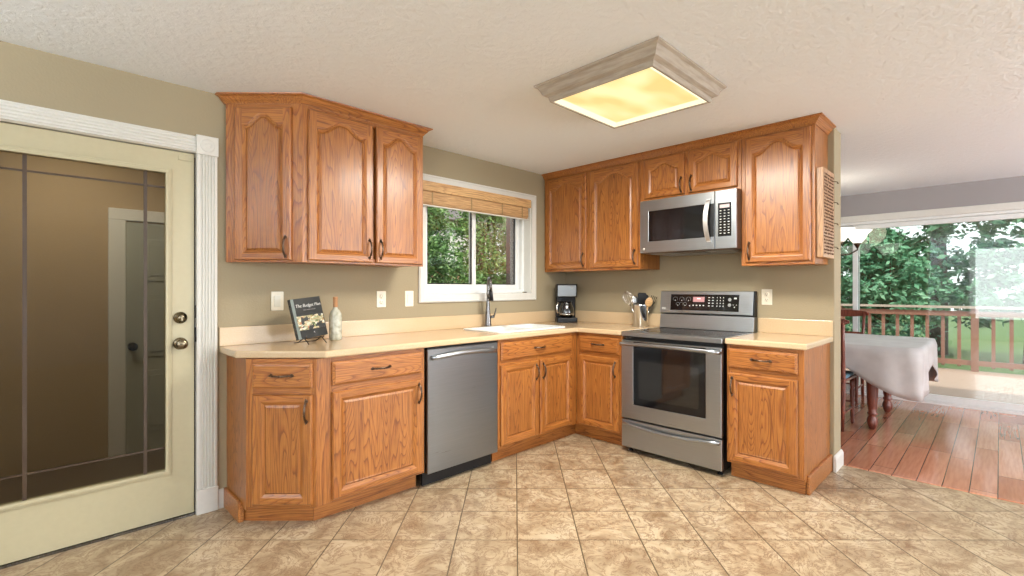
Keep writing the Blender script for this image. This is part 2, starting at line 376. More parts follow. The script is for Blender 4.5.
# blind
bl = thing('roman_blind', 'pale woven wood roman blind drawn up at the top of the sink window', 'blind', (-1.79,-.02,2.05))
MB().box(0,1.205,-.045,-.004,-.062,.012).build('valance', BLIND2, bl, .003)
mb = MB()
for k, (d, zt, zb) in enumerate(((.034,-.064,-.150),(.026,-.064,-.158),(.018,-.064,-.165),(.010,-.064,-.170))):
    mb.box(.012,1.178,-d,-d+.006,zb,zt)
mb.build('folded_slats', BLIND, bl, .002)
for x in (.10,.49,.84,1.09): MB().box(x,x+.012,-.037,-.0355,-.155,-.062).build('tape', TAPE, bl)
mb = MB(); mb.box(.012,1.178,-.038,-.008,-.176,-.168); mb.build('bottom_rail', WHT, bl, .002)

# glazed door -------------------------------------------------------------
dr = thing('door_1', 'cream painted glazed door beside the angled cabinets', 'door', (DX1-.010, .012, .012)); del dr['category']; dr['kind'] = 'structure'
# local x runs from the latch edge (0) to the hinge edge (negative)
LW = .872; LH = 1.975; GX0, GX1, GZ0, GZ1 = -LW+.128, -.128, .262, 1.852
mb = MB(); mb.prism(rect(-LW,0,0,LH), 0, .044, holes=[rect(GX0,GX1,GZ0,GZ1)[::-1]], ax='y'); mb.build('door_slab', CREAM, dr, .002)
mb = MB(); ring_frame(mb, GX0-.022, GX1+.022, GZ0-.022, GZ1+.022, .026, -.012, 0); ring_frame(mb, GX0-.012, GX1+.012, GZ0-.012, GZ1+.012, .016, -.019, -.010); mb.build('glazing_bead', CREAM, dr, .003)
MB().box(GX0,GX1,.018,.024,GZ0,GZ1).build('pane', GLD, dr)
mb = MB()
for x in (GX0+.085, GX1-.087): mb.box(x-.0075,x+.0075,.013,.018,GZ0,GZ1)
for z in (GZ0+.12, GZ1-.078): mb.box(GX0,GX1,.012,.018,z-.0045,z+.0045)
mb.build('caming', plain('dark_bronze_came', (.05,.028,.014), .4), dr)
MB().box(-.001,.003,-.001,.045,.01,LH-.02).build('weatherstrip', DRK, dr)
for z, nm in ((.935,'knob'),(1.075,'deadbolt')):
    mb = MB(); c = (-.065, 0, z)
    if nm == 'knob': mb.lathe([(.001,-.062),(.02,-.061),(.0275,-.052),(.029,-.042),(.024,-.032),(.012,-.026),(.011,-.012),(.030,-.010),(.033,-.004),(.033,0)], c, 24, ax='y')
    else: mb.lathe([(.001,-.034),(.013,-.034),(.016,-.030),(.017,-.018),(.030,-.014),(.032,-.006),(.032,0)], c, 24, ax='y'); mb.box(c[0]-.004,c[0]+.004,-.046,-.030,z-.014,z+.014)
    mb.build(nm, BRS, dr)
MB().box(-.075,-.004,-.004,.002,LH-.045,LH-.020).build('sensor_strip', CREAM, dr, .002)
mb = MB(); mb.box(.0005,.008,-.012,.002,.94,1.02); mb.box(.0005,.008,-.010,.002,1.07,1.14); mb.build('strike_plate', BLK, dr)
# casing with fluted legs, corner blocks and plinths
tr = thing('door_casing', 'white fluted casing with corner blocks around the glazed door', 'door trim'); del tr['category']; tr['kind'] = 'structure'; tr.name = 'trim_2'
for xa in (-3.218, -4.192):
    xb = xa+.098
    mb = MB(); P = [(xa,0),(xa,-.016),(xa+.010,-.019)]
    for k in range(5):
        x = xa+.015+k*.0145; P += [(x,-.019),(x+.002,-.011),(x+.010,-.011),(x+.0115,-.019)]
    P += [(xb-.008,-.019),(xb,-.016),(xb,0)]
    mb.prism(P[::-1], .13, 1.985); mb.build('fluted_leg', WHT, tr)
    mb = MB(); mb.prism(rect(xa-.004,xb+.004,-.024,0), 0, .135); mb.build('plinth_block', WHT, tr, .004)
    mb = MB(); mb.prism(rect(xa-.004,xb+.004,-.026,0), 1.985, 2.09); mb.lathe([(.001,-.031),(.012,-.030),(.016,-.027),(.024,-.030),(.034,-.029),(.038,-.025)], ((xa+xb)/2,0,2.037), 20, ax='y'); mb.build('corner_block', WHT, tr, .002)
mb = MB(); P = [(0,1.990)]
for k in range(5): z = 1.998+k*.016; P += [(-.017,z),(-.012,z+.003),(-.012,z+.009),(-.017,z+.012)]
P += [(-.017,2.080),(0,2.083)]
mb.prism([(p[0],p[1]) for p in P], -4.09, -3.222, ax='x'); mb.build('head_casing', WHT, tr)
mb = MB(); mb.box(DX1-.004,DX1,0.001,T,0,DZ1); mb.box(DX0,DX0+.008,0.001,T,0,DZ1); mb.box(DX0,DX1,0.001,T,DZ1-.006,DZ1); mb.build('door_frame', WHT, tr)
MB().box(DX0+.008,DX1-.004,.0,T,0,.010).build('threshold', NICK, tr)
MB().box(-3.12+.006,-3.088,-.014,0,0,.108).build('end_of_baseboard', WHT, tr)

# entry hall seen through the door glass
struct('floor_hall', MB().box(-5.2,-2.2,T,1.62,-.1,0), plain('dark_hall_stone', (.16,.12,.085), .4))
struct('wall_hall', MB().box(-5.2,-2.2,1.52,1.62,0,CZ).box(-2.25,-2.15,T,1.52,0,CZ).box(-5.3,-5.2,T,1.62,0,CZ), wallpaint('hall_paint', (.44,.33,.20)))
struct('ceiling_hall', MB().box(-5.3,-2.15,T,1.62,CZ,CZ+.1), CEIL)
hd = thing('door_2', 'pale panelled hall door seen through the door glass', 'door', (-3.36,1.52,0)); del hd['category']; hd['kind'] = 'structure'
mb = MB(); mb.box(0,.80,-.045,-.001,.01,1.74)
for x in (.10,.44):
    for z0, z1 in ((.15,.62),(.72,1.20),(1.30,1.62)):
        mb.box(x,x+.26,-.052,-.045,z0,z1); mb.box(x+.04,x+.22,-.058,-.052,z0+.04,z1-.04)
HDM = plain('hall_door_paint', (.36,.37,.31), .5)
mb.build('door_slab', HDM, hd, .006)
MB().lathe([(.001,-.11),(.03,-.10),(.03,-.08),(.012,-.07),(.03,-.05)], (.035,0,.81), 16, ax='y').build('knob', BLK, hd)
mb = MB(); mb.box(-.10,-.0,-.03,-.001,0,1.755); mb.box(.80,.90,-.03,-.001,0,1.755); mb.box(-.10,.90,-.03,-.001,1.755,1.84); mb.build('casing', WHT, hd, .004)
area('added_hall_lamp', (-3.7,.8,2.30), (-3.7,.8,0), .5, .5, 15, (1,.93,.82))  # added lamp, unseen, to brighten the hall behind the door glass
hl = thing('added_hall_light', 'added round opal ceiling light brightening the entry hall', 'light', (-3.7,.8,CZ))
MB().lathe([(.16,0),(.16,-.02),(.155,-.02)], n=28).build('base_ring', BRS, hl); MB().lathe([(.15,-.012),(.14,-.03),(.09,-.036),(.001,-.038)], n=28).build('lamp_shade', emis('hall_opal', (1,.9,.7), .8), hl)

# ------------------------------------------------------------------ cabinets
def pull(parent, x, y, z, vertical=True, L=.106):
    mb = MB(); N = 14; P = []; Rr = []
    for i in range(N+1):
        t = i/N; a = (t-.5)*L; out = -.004-.024*math.sin(PI*t)**.7
        P.append((x, y+out, z+a) if vertical else (x+a, y+out, z)); Rr.append(.0050+.0022*math.cos((t-.5)*2*PI*3)**2)
    mb.tube(P, Rr, 7)
    for sgn in (-1, 1):
        c = (x, y, z+sgn*L*.5) if vertical else (x+sgn*L*.5, y, z)
        mb.lathe([(.0095,0),(.0085,-.004),(.004,-.007)], c, 10, ax='y')
        e = [(c[0], c[1]-.004, c[2]), (c[0]+(0 if vertical else sgn*.014), c[1]-.005, c[2]+(sgn*.014 if vertical else 0))]
        mb.tube(e, [.006,.0025], 6)
    return mb.build('handle', PUL, parent)

def raised_door(name, parent, x0, x1, z0, z1, y=0, arch=0, handle=None, sw=.044, rw=.036, t=.020, hvert=True, panel=True):
    w, h = x1-x0, z1-z0; mb = MB(); e = .006
    def R(d, yy): return [mb.vert((d,yy,d)), mb.vert((w-d,yy,d)), mb.vert((w-d,yy,h-d)), mb.vert((d,yy,h-d))]
    a, b, c = R(0,-.001), R(0,-t+.007), R(e,-t)
    for A, B in ((a,b),(b,c)):
        for k in range(4): mb.face((A[k],A[(k+1)%4],B[(k+1)%4],B[k]), 1 if k in (0,2) else 0)
    mb.face(a[::-1], 0)
    # opening outline
    top = rw+(arch if arch else 0)
    n = 36 if arch else 1
    pts = [(sw,rw),(w-sw,rw)]
    for i in range(n+1):
        u = 1-2*i/n
        s_ = .5*(1+math.cos(PI*min(1, max(0, (abs(u)-.10)/.74)))) if arch else 0
        pts.append((w/2+u*(w/2-sw), h-top+arch*s_))
    def inset(P, d):
        out = []; m_ = len(P)
        for i in range(m_):
            p0, p1, p2 = Vector(P[i-1]), Vector(P[i]), Vector(P[(i+1)%m_])
            d1, d2 = (p1-p0).normalized(), (p2-p1).normalized(); n1, n2 = Vector((-d1.y,d1.x)), Vector((-d2.y,d2.x))
            q = (n1+n2)/(1+max(-.3, n1.dot(n2))); out.append(tuple(p1+q*d))
        return out
    def loop(P, yy): return [mb.vert((p[0],yy,p[1])) for p in P]
    o = loop(pts, -t); m_ = len(pts)
    # frame front: bottom rail, stiles, top rail
    mb.face((mb.vert((sw,-t,e)), mb.vert((w-sw,-t,e)), o[1], o[0]), 1)
    mb.face((c[0], mb.vert((sw,-t,e)), mb.vert((sw,-t,h-e)), c[3]), 0); mb.face((mb.vert((w-sw,-t,e)), c[1], c[2], mb.vert((w-sw,-t,h-e))), 0)
    for i in range(2, m_-1): mb.face((o[i+1], o[i], mb.vert((pts[i][0],-t,h-e)), mb.vert((pts[i+1][0],-t,h-e))), 1)
    rings = [(o,0)]
    for d, yy in ((.003,-t+.001),(.017,-t+.009),(.019,-t+.0105),(.031,-t+.004),(.032,-t+.005)): rings.append((loop(inset(pts,d), yy), d))
    for k, ((A,_), (B,__)) in enumerate(zip(rings, rings[1:])):
        for i in range(m_):
            j = (i+1) % m_; horiz = i == 0 or 2 <= i < m_-1
            mb.face((A[i],A[j],B[j],B[i]), (1 if (horiz and k < 3) else (0 if k < 3 else 2)))
    mb.face(rings[-1][0], 2)
    d = mb.build(name, OAK, parent, loc=(x0,y,z0))
    if handle: pull(d, handle[0], -t, handle[1], hvert)
    return d
def slab_front(parent, x0, x1, z0, z1, y=0, handle=True, name='drawer', t=.020):
    w, h = x1-x0, z1-z0; mb = MB(); e = .012
    def R(d, yy): return [mb.vert((d,yy,d)), mb.vert((w-d,yy,d)), mb.vert((w-d,yy,h-d)), mb.vert((d,yy,h-d))]
    L = [R(0,-.001), R(0,-t+.010), R(.004,-t+.006), R(e,-t+.004), R(e+.001,-t)]
    for A, B in zip(L, L[1:]):
        for k in range(4): mb.face((A[k],A[(k+1)%4],B[(k+1)%4],B[k]), 1)
    mb.face(L[-1], 1); mb.face(L[0][::-1], 1)
    d = mb.build(name, OAK, parent, loc=(x0,y,z0))
    if handle: pull(d, w/2, -t, h*.52, False)
    return d
def face_frame(root, stiles, rails, w, z0, z1):
    mb = MB()
    for a, b in stiles: mb.box(a,b,0,.02,z0,z1,0)
    for i in range(len(stiles)-1):
        for a, b in rails: mb.box(stiles[i][1],stiles[i+1][0],0,.0195,a,b,1)
    return mb.build('face_frame', OAK, root, .0012, 1)
def local_poly(root_loc, rz, pts):
    c, s_ = math.cos(-rz), math.sin(-rz)
    return [((x-root_loc[0])*c-(y-root_loc[1])*s_, (x-root_loc[0])*s_+(y-root_loc[1])*c) for x, y in pts]
def carcass(root, loc, rz, pts, z0, z1, m=2):
    P = local_poly(loc, rz, pts)
    return MB().prism(P, z0, z1, m=m).build('carcass', OAK, root, .001, 1)
RW = -PI/2; RD = -PI/4
UB, UT = 1.395, 2.345-.045     # upper cabinet bottom/top
BT, BZ = .878, .105            # base cabinet top / bottom of face
# --- upper, angled end
L0 = (-3.079,-.018,0)
c1 = thing('wall_cabinet', 'angled single-door oak wall cabinet at the end nearest the glazed door', 'wall cabinet', L0, RD, 'oak wall cabinets')
wd = (-2.772+3.079)*R2
carcass(c1, L0, RD, [(-3.063,-.003),(-2.773,-.308),(-2.773,-.001),(-3.060,-.001)], UB+.005, UT)
face_frame(c1, [(0,.064),(wd-.062,wd)], [(UB,UB+.035),(UT-.035,UT)], wd, UB, UT)
raised_door('door', c1, .058, wd-.056, UB+.012, UT-.026, 0, .062, ((wd-.114)-.030, .075))
# --- upper, double door
L0 = (-2.770,-.325,0)
c2 = thing('wall_cabinet', 'two-door arched oak wall cabinet between the angled one and the sink window', 'wall cabinet', L0, 0, 'oak wall cabinets')
wd = -1.953+2.770
carcass(c2, L0, 0, rect(-2.769,-1.954,-.306,-.001), UB+.005, UT)
face_frame(c2, [(0,.034),(wd/2+.002,wd/2+.034),(wd-.026,wd)], [(UB,UB+.035),(UT-.035,UT)], wd, UB, UT)
raised_door('door', c2, .030, .432, UB+.012, UT-.026, 0, .062, (.402-.026, .085))
raised_door('door', c2, .456, wd-.014, UB+.012, UT-.026, 0, .062, (.028, .085))
# --- crown moulding
CROWN = [(0,-.050),(.004,-.050),(.006,-.046),(.010,-.040),(.020,-.030),(.030,-.016),(.040,-.010),(.048,-.008),(.050,-.002),(0,-.002)]
def crown(path, label, depth=.0):
    o = MB().sweep(path, CROWN, z=CZ).build('crown_moulding', OH); tag(o, label, 'moulding'); return o
crown([(-3.080,-.001),(-3.080,-.017),(-2.772,-.325),(-1.953,-.325),(-1.953,-.001)], 'oak crown moulding along the top of the cabinets by the glazed door')
crown([(-.325,-.001),(-.325,-2.300),(-.001,-2.300)], 'oak crown moulding along the top of the cabinets over the range')
# --- uppers on range wall (local x = -world y)
def wallcab(y0, y1, zb, label, doors, stiles):
    loc = (-.325, y0, 0); r = thing('wall_cabinet', label, 'wall cabinet', loc, RW, 'oak wall cabinets')
    w = y0-y1; carcass(r, loc, RW, rect(-.305,-.001,y1+.001,y0-.001), zb+.005, UT)
    face_frame(r, stiles, [(zb,zb+.035),(UT-.03,UT)], w, zb, UT)
    for a, b, hx, ar in doors: raised_door('door', r, a, b, zb+.022, UT-.016, 0, ar, (hx, .080 if zb < 1.6 else .070))
    return r
UB2 = 1.402
wallcab(-.002, -1.046, UB2, 'two-door oak wall cabinet in the corner above the coffee maker', [(.030,.505,.475-.030,.060),(.553,1.030,.477-.028,.060)], [(0,.034),(.500,.558),(1.022,1.044)])
wallcab(-1.048, -1.846, 1.946, 'short two-door oak wall cabinet directly above the microwave', [(.040,.384,.344-.024,.045),(.416,.774,.024,.045)], [(0,.046),(.378,.422),(.768,.798)])
c5 = wallcab(-1.848, -2.300, UB2, 'tall single-door oak wall cabinet with a wooden board hung on its side', [(.028,.432,.028,.070)], [(0,.034),(.426,.452)])
# --- base cabinets
def basecab(loc, rz, label, pts, w, stiles, rails, drawers, doors, toe, hollow=False):
    r = thing('base_cabinet', label, 'base cabinet', loc, rz, 'oak base cabinets')
    carcass(r, loc, rz, pts, BZ, BT) if not hollow else hollow_box(r, loc, rz, pts)
    face_frame(r, stiles, rails, w, BZ, BT)
    for a, b, h in drawers: slab_front(r, a, b, .728, .855, 0, h)
    for a, b, hx in doors: raised_door('door', r, a, b, .122, .694, 0, 0, (hx, .572-.085))
    if toe:
        P = [Vector(p) for p in local_poly(loc, rz, toe)]
        MB().sweep([tuple(p) for p in P], [(0,0),(.014,0),(.014,BZ),(0,BZ)]).build('toe_kick', OH, r)
    return r
def hollow_box(r, loc, rz, pts):
    xs = [p[0] for p in local_poly(loc, rz, pts)]; ys = [p[1] for p in local_poly(loc, rz, pts)]; a, b, c_, d_ = min(xs), max(xs), min(ys), max(ys)
    mb = MB(); mb.box(a,a+.016,c_,d_,BZ,BT); mb.box(b-.016,b,c_,d_,BZ,BT); mb.box(a+.016,b-.016,c_,d_,BZ,BZ+.016); mb.box(a+.016,b-.016,d_-.012,d_,BZ+.016,BT)
    return mb.build('carcass', OV, r)
RAILS = [(BZ,.130),(.690,.732),(.850,BT)]
A = (-3.070,-.355); B = (-2.810,-.615)
wd = .260*R2
b1 = basecab((A[0],A[1],0), RD, 'angled oak base cabinet with one drawer and one narrow door at the counter end', [(A[0]+.014,A[1]+.016),(B[0]-.001,B[1]+.018),(B[0]-.001,-.001),(A[0]+.014,-.001)], wd,
    [(0,.034),(wd-.034,wd)], RAILS, [(.038,wd-.018,True)], [(.038,wd-.018,wd-.056-.028)], [(-3.052,-.250),(-2.782,-.520)])
MB().prism(local_poly(A, RD, [(A[0],A[1]),(A[0],-.001),(A[0]+.013,-.001),(A[0]+.013,A[1]+.005)]), BZ-.02, BT).build('side_panel', OV, b1, .001, 1)
mb = MB(); mb.prism(local_poly(A, RD, [(-3.088,-.001),(-3.088,-.285),(-3.058,-.285),(-3.058,-.001)]), 0, .112); mb.build('base_board', OY, b1, .008)
b2 = basecab((-2.808,-.615,0), 0, 'oak base cabinet with one wide drawer and one wide door beside the dishwasher', rect(-2.807,-2.143,-.597,-.001), .666,
    [(0,.080),(.640,.666)], RAILS, [(.077,.645,True)], [(.077,.645,.568-.030)], [(-2.790,-.520),(-2.150,-.520)])
b3 = basecab((-1.520,-.615,0), 0, 'oak sink cabinet with a wide false drawer above two doors', rect(-1.519,-.600,-.597,-.001), .905,
    [(0,.030),(.405,.440),(.820,.905)], RAILS, [(.020,.825,True)], [(.020,.412,.392-.028),(.434,.825,.028)], [(-1.52,-.540),(-.54,-.540)], hollow=True)
b4 = basecab((-.615,-.617,0), RW, 'oak base cabinet with drawer and door between the inside corner and the range', rect(-.597,-.001,-1.062,-.640), .446,
    [(0,.045),(.415,.446)], RAILS, [(.035,.420,True)], [(.035,.420,.385-.030)], [(-.540,-.540),(-.540,-1.060)])
b5 = basecab((-.615,-1.860,0), RW, 'oak base cabinet standing alone at the far side of the range', rect(-.597,-.001,-2.305,-1.861), .452,
    [(0,.024),(.413,.452)], RAILS, [(.012,.420,True)], [(.012,.420,.028)], [(-.545,-1.866),(-.545,-2.306)])
MB().prism(local_poly((-.615,-1.860), RW, rect(-.596,-.001,-2.312,-2.3055)), BZ-.02, BT).build('side_panel', OV, b5)
MB().prism(local_poly((-.615,-1.860), RW, rect(-.562,-.001,-2.329,-2.307)), 0, .118).build('base_board', OH, b5, .008)
tag(b5, 'oak base cabinet beside the range with an exposed end panel next to the doorway')

# ------------------------------------------------------------------ worktops
ZC0, ZC1 = .880, .918
ct = thing('countertop', 'long pale tan countertop running past the sink and around the corner', 'countertop')
SK = rrect(-1.440,-.700,-.560,-.130,.05)
pts = [(-3.110,-.001),(-3.110,-.310),(-2.775,-.645),(-.645,-.645),(-.645,-1.064),(-.001,-1.064),(-.001,-.001)]
MB().prism(pts, ZC0, ZC1, holes=[SK[::-1]]).build('worktop', LAM, ct, .009, 3)
MB().box(-3.110,-.020,-.019,-.001,ZC1,1.025).build('backsplash', LAM, ct, .003)
MB().box(-.019,-.001,-1.064,-.001,ZC1,1.025).build('backsplash', LAM, ct, .003)
ct2 = thing('countertop', 'small square pale countertop on the lone cabinet beside the range', 'countertop')
MB().box(-.645,-.001,-2.332,-1.856,ZC0,ZC1).build('worktop', LAM, ct2, .009, 3)
MB().box(-.019,-.001,-2.332,-1.856,ZC1,1.025).build('backsplash', LAM, ct2, .003)
# sink
sk_ = thing('sink', 'white double bowl drop-in sink below the window', 'sink')
mb = MB(); SK2 = rrect(-1.458,-.682,-.578,-.112,.06)
mid = -1.07
bw = [rrect(-1.428,mid-.014,-.548,-.175,.06), rrect(mid+.014,-.712,-.548,-.175,.06)]
mb.prism(SK2, ZC1+.0005, ZC1+.010, holes=[b[::-1] for b in bw]); mb.build('rim', WHT2, sk_, .003)
for b in bw:
    mb = MB(); cx_ = sum(p[0] for p in b)/len(b); cy_ = sum(p[1] for p in b)/len(b)
    L = []
    for sc, z in ((1,ZC1+.004),(.98,ZC1-.06),(.92,ZC1-.165),(.8,ZC1-.175),(.1,ZC1-.178)): L.append([mb.vert((cx_+(p[0]-cx_)*sc, cy_+(p[1]-cy_)*sc, z)) for p in b])
    for P_, Q_ in zip(L, L[1:]):
        for k in range(len(b)): mb.face((P_[k],P_[(k+1)%len(b)],Q_[(k+1)%len(b)],Q_[k]), 0, True)
    mb.face(L[-1]); mb.build('bowl', WHT2, sk_)
# faucet
FX, FY = -1.14, -.085
fa = thing('faucet', 'dark brushed pull-down faucet standing behind the sink', 'faucet', (FX,FY,ZC1+.010))
MB().lathe([(.030,0),(.030,.006),(.027,.02),(.024,.08),(.017,.15),(.0135,.21),(.0125,.24)], n=24).build('body', NICK, fa)
P = []; dx, dy = -.085, -.165; hL = math.hypot(dx,dy); ux, uy = dx/hL, dy/hL; rr = .046
for t in range(0,13):
    a = PI*t/12; P.append((ux*rr*(1-math.cos(a)), uy*rr*(1-math.cos(a)), .335+rr*1.5*math.sin(a)))
P = [(0,0,.22),(0,0,.28)]+P+[(ux*rr*2.1,uy*rr*2.1,.30)]
MB().tube(P, .0115, 12).build('spout', NICK, fa)
MB().tube([(ux*rr*2.1,uy*rr*2.1,.305),(ux*rr*2.2,uy*rr*2.2,.27),(ux*rr*2.4,uy*rr*2.4,.215)], [.013,.016,.0185], 14).build('spray_head', BLK, fa)
mb = MB(); mb.tube([(.015,-.01,.075),(.045,-.03,.080)], .012, 10); mb.tube([(.043,-.028,.082),(.052,-.034,.115),(.058,-.038,.150)], [.008,.006,.004], 8); mb.build('lever', NICK, fa)

# ------------------------------------------------------------------ dishwasher
dw = thing('dishwasher', 'stainless steel dishwasher with a curved bar handle under the countertop', 'dishwasher', (-2.135,-.615,0))
MB().box(.002,.600,.012,.56,.09,.872).build('tub', DRK, dw)
mb = MB(); mb.prism(rect(.004,.594,-.022,.010), .095, .866); mb.build('door', STLD, dw, .004)
MB().box(.004,.594,-.018,.011,.8665,.874).build('control_edge', BLK, dw)
P = [(.030+.54*t/16, -.026-.026*math.sin(PI*min(1,max(0,(t/16))))**.5, .812+.018*math.sin(PI*t/16)) for t in range(17)]
MB().tube(P, .0125, 10, flat=1.2).build('handle', STL, dw)
MB().box(.01,.59,.045,.06,.004,.092).build('kick_plate', BLK, dw)
text_obj('badge', 'LG', .016, INK, dw, (.545,-.0235,.838), (PI/2,0,0))

# ------------------------------------------------------------------ range
rg = thing('range', 'freestanding stainless steel electric range with a black glass cooktop', 'range', (-.630,-1.082,0), RW)
w = .764
MB().box(.003,w-.003,.004,.612,.035,.885).build('body', BLK, rg)
mb = MB(); mb.prism(rect(0,w,-.030,.622), .882, .916, holes=[rect(.014,w-.014,.055,.560)[::-1]]); mb.build('cooktop_frame', STL, rg, .004)
mb = MB(); mb.box(.014,w-.014,.055,.560,.890,.915); ckt = mb.build('cooktop_glass', plain('cooktop_ceramic', (.012,.012,.013), .22, IOR=1.22), rg)
RINGM = plain('burner_ring_print', (.16,.16,.16), .4)
for bx, by, br in ((.20,.18,.10),(.55,.18,.085),(.20,.42,.075),(.56,.42,.105),(.38,.45,.045)):
    _r = MB(); _r.prism([(bx+br*math.cos(k*PI/18),by+br*math.sin(k*PI/18)) for k in range(36)], .9151, .9154, holes=[[(bx+(br-.004)*math.cos(-k*PI/18),by+(br-.004)*math.sin(-k*PI/18)) for k in range(36)]]); _r.build('burner_ring', RINGM, ckt)
# oven door
od = MB(); od.prism(rect(.002,w-.002,.262,.852), -.034, .002, holes=[rect(.105,.655,.372,.844)[::-1]], ax='y'); od = od.build('oven_door', STL, rg, .004)
MB().box(.105,.655,-.0335,0,.372,.844).build('window', BGL, od)
MB().prism(rrect(.150,.610,.425,.705,.012), -.0345, -.0336, ax='y').build('inner_window', OVW, od)
P = [(.012,-.036,.822),(.016,-.066,.826)]+[(.03+.70*t/14, -.078-.006*math.sin(PI*t/14), .828+.006*math.sin(PI*t/14)) for t in range(15)]+[(w-.016,-.066,.826),(w-.012,-.036,.822)]
MB().tube(P, .0125, 12, flat=1.15).build('handle', STL, od)
dwr = MB(); dwr.prism(rect(.002,w-.002,.042,.250), -.030, .002, ax='y'); dwr = dwr.build('drawer', STL, rg, .004)
P = [(.016,-.030,.222)]+[(.03+.70*t/16, -.046-.010*math.sin(PI*t/16), .226-.022*math.sin(PI*t/16)) for t in range(17)]+[(w-.016,-.030,.222)]
MB().tube(P, .0095, 10, flat=1.3).build('handle', STL, dwr)
for fx, fy in ((.04,.04),(w-.04,.04),(.04,.57),(w-.04,.57)): MB().lathe([(.018,0),(.018,.008),(.008,.012),(.008,.036)], (fx,fy,0), 12).build('foot', BLK, rg)
# back guard
mb = MB(); mb.prism([(.550,.917),(.622,.917),(.622,1.030),(.570,1.030)], .004, w-.004, ax='x'); mb.build('riser', STL, rg, .002)
mb = MB(); mb.prism([(.560,1.040),(.625,1.030),(.625,1.222),(.585,1.222)], .000, w-.012, ax='x'); cp = mb.build('control_panel', STL, rg, .005)
MB().prism([(.560,1.040),(.625,1.028),(.625,1.224),(.583,1.224)], w-.012, w, ax='x').build('end_cap', BLK, rg, .004)
# sloped face helper: point on face at local x, height fraction
def on_face(x, z, off=.0): 
    t = (z-1.040)/(1.222-1.040); return (x, .560+.025*t-off, z)
slope = math.atan2(.025, .182)
def facebox(x0, x1, z0, z1, off, th):
    mb = MB(); i = []
    for o_ in (off, off+th):
        for x, z in ((x0,z0),(x1,z0),(x1,z1),(x0,z1)): i.append(mb.vert(on_face(x,z,o_)))
    mb.face((i[0],i[3],i[2],i[1])); mb.face(i[4:8])
    for k in range(4): mb.face((i[k],i[(k+1)%4],i[4+(k+1)%4],i[4+k]))
    return mb
facebox(.095,.650,1.066,1.196,-.001,.0025).build('touch_panel', BGL, cp)
facebox(.288,.382,1.136,1.176,.0014,.001).build('display', RED, cp)
facebox(.322,.350,1.158,1.167,.0025,.0006).build('display_digits', REDW, cp)
rings = MB(); rings.M = Matrix()
def arcs(mb, cx_, cz_, r):
    P = [on_face(cx_+r*math.cos(a), cz_+r*math.sin(a), .0022) for a in [math.radians(d) for d in range(-30,211,20)]]
    mb.tube(P, .0009, 4)
for cx_, cz_ in ((.135,1.155),(.192,1.155),(.250,1.155),(.160,1.115),(.190,1.115),(.222,1.115)): arcs(rings, cx_, cz_, .019 if cz_ > 1.12 else .015)
rings.build('burner_icons', DIG, cp)
def dot(x, z, a=.004, b=.003):
    keys = MB(); i = [keys.vert(on_face(x+p*a, z+q*b, .0018)) for p, q in ((-1,-1),(1,-1),(1,1),(-1,1))]; keys.face(i); keys.build('key_legend', INK, cp)
for x, z in ((.135,1.146),(.192,1.146),(.250,1.146),(.160,1.106),(.222,1.106),(.262,1.104)): dot(x,z,.0035,.0035)
for k in range(4): dot(.292+k*.028,1.108,.006,.004)
for k in range(2):
    for j in range(4): dot(.420+k*.030,1.172-j*.022,.007,.003)
for k in range(3):
    for j in range(4): dot(.484+k*.024,1.172-j*.022,.003,.0045)
dot(.622,1.168,.010,.006); dot(.618,1.100,.004,.004); dot(.632,1.118,.003,.002); dot(.608,1.118,.003,.002)
for z in (1.158,1.116):
    mb = MB(); i = [mb.vert(on_face(.580+.013*math.cos(a), z+.013*math.sin(a), .0019)) for a in [k*2*PI/16 for k in range(16)]]; mb.face(i); mb.build('round_key', DIG, cp)
p_ = on_face(.036,1.078,.001); facebox(.022,.050,1.070,1.086,-.0005,.0015).build('badge', INK, cp)
text_obj('badge_letters', 'LG', .013, SLOT, cp, on_face(.036,1.078,.0014), (PI/2-slope*0,0,0))

# ------------------------------------------------------------------ microwave
mw = thing('microwave', 'stainless over-the-range microwave with a black window and curved handle', 'microwave', (-.400,-1.097,1.522), RW)
w = .752; h = .420
MB().box(.002,w-.002,.004,.395,.0,h).build('case', plain('case_brown_reflection', (.12,.07,.045), .35, .3), mw, .003)  # brown reflection on the side painted into the case colour
mb = MB(); mb.prism(rect(.002,.598,.004,h-.004), -.018, .003, holes=[rect(.078,.548,.092,.330)[::-1]], ax='y'); md = mb.build('door', STL, mw, .003)
MB().box(.078,.548,-.016,.0,.092,.330).build('window', BGL, md)
MB().box(.548,.596,-.0185,-.0178,.092,.330).build('dark_strip', BLK, md)
P = [(.560+.012*math.cos(a*PI/14-PI/2)*-1, -.024-.036*math.sin(PI*a/14)**.6, .055+.310*a/14) for a in range(15)]
hm = MB()
for i in range(14):
    a, b = P[i], P[i+1]
    q = [hm.vert((a[0]-.016,a[1],a[2])), hm.vert((a[0]+.016,a[1],a[2])), hm.vert((b[0]+.016,b[1],b[2])), hm.vert((b[0]-.016,b[1],b[2])),
         hm.vert((a[0]-.016,a[1]+.010,a[2])), hm.vert((a[0]+.016,a[1]+.010,a[2])), hm.vert((b[0]+.016,b[1]+.010,b[2])), hm.vert((b[0]-.016,b[1]+.010,b[2]))]
    for f_ in ((0,1,2,3),(7,6,5,4),(1,5,6,2),(4,0,3,7)): hm.face([q[k] for k in f_])
    if i == 0: hm.face((0,4,5,1))
hm.box(.548,.572,-.030,-.016,.056,.074); hm.box(.548,.572,-.030,-.016,.346,.364)
hm.build('handle', steel('satin_handle', (.7,.7,.7), .38), md)
mb = MB(); mb.prism(rect(.602,w-.002,.004,h-.004), -.018, .003, ax='y'); mc = mb.build('control_panel', STL, mw, .003)
MB().box(.624,.716,-.0195,-.017,.090,.325).build('keypad', BGL, mc)
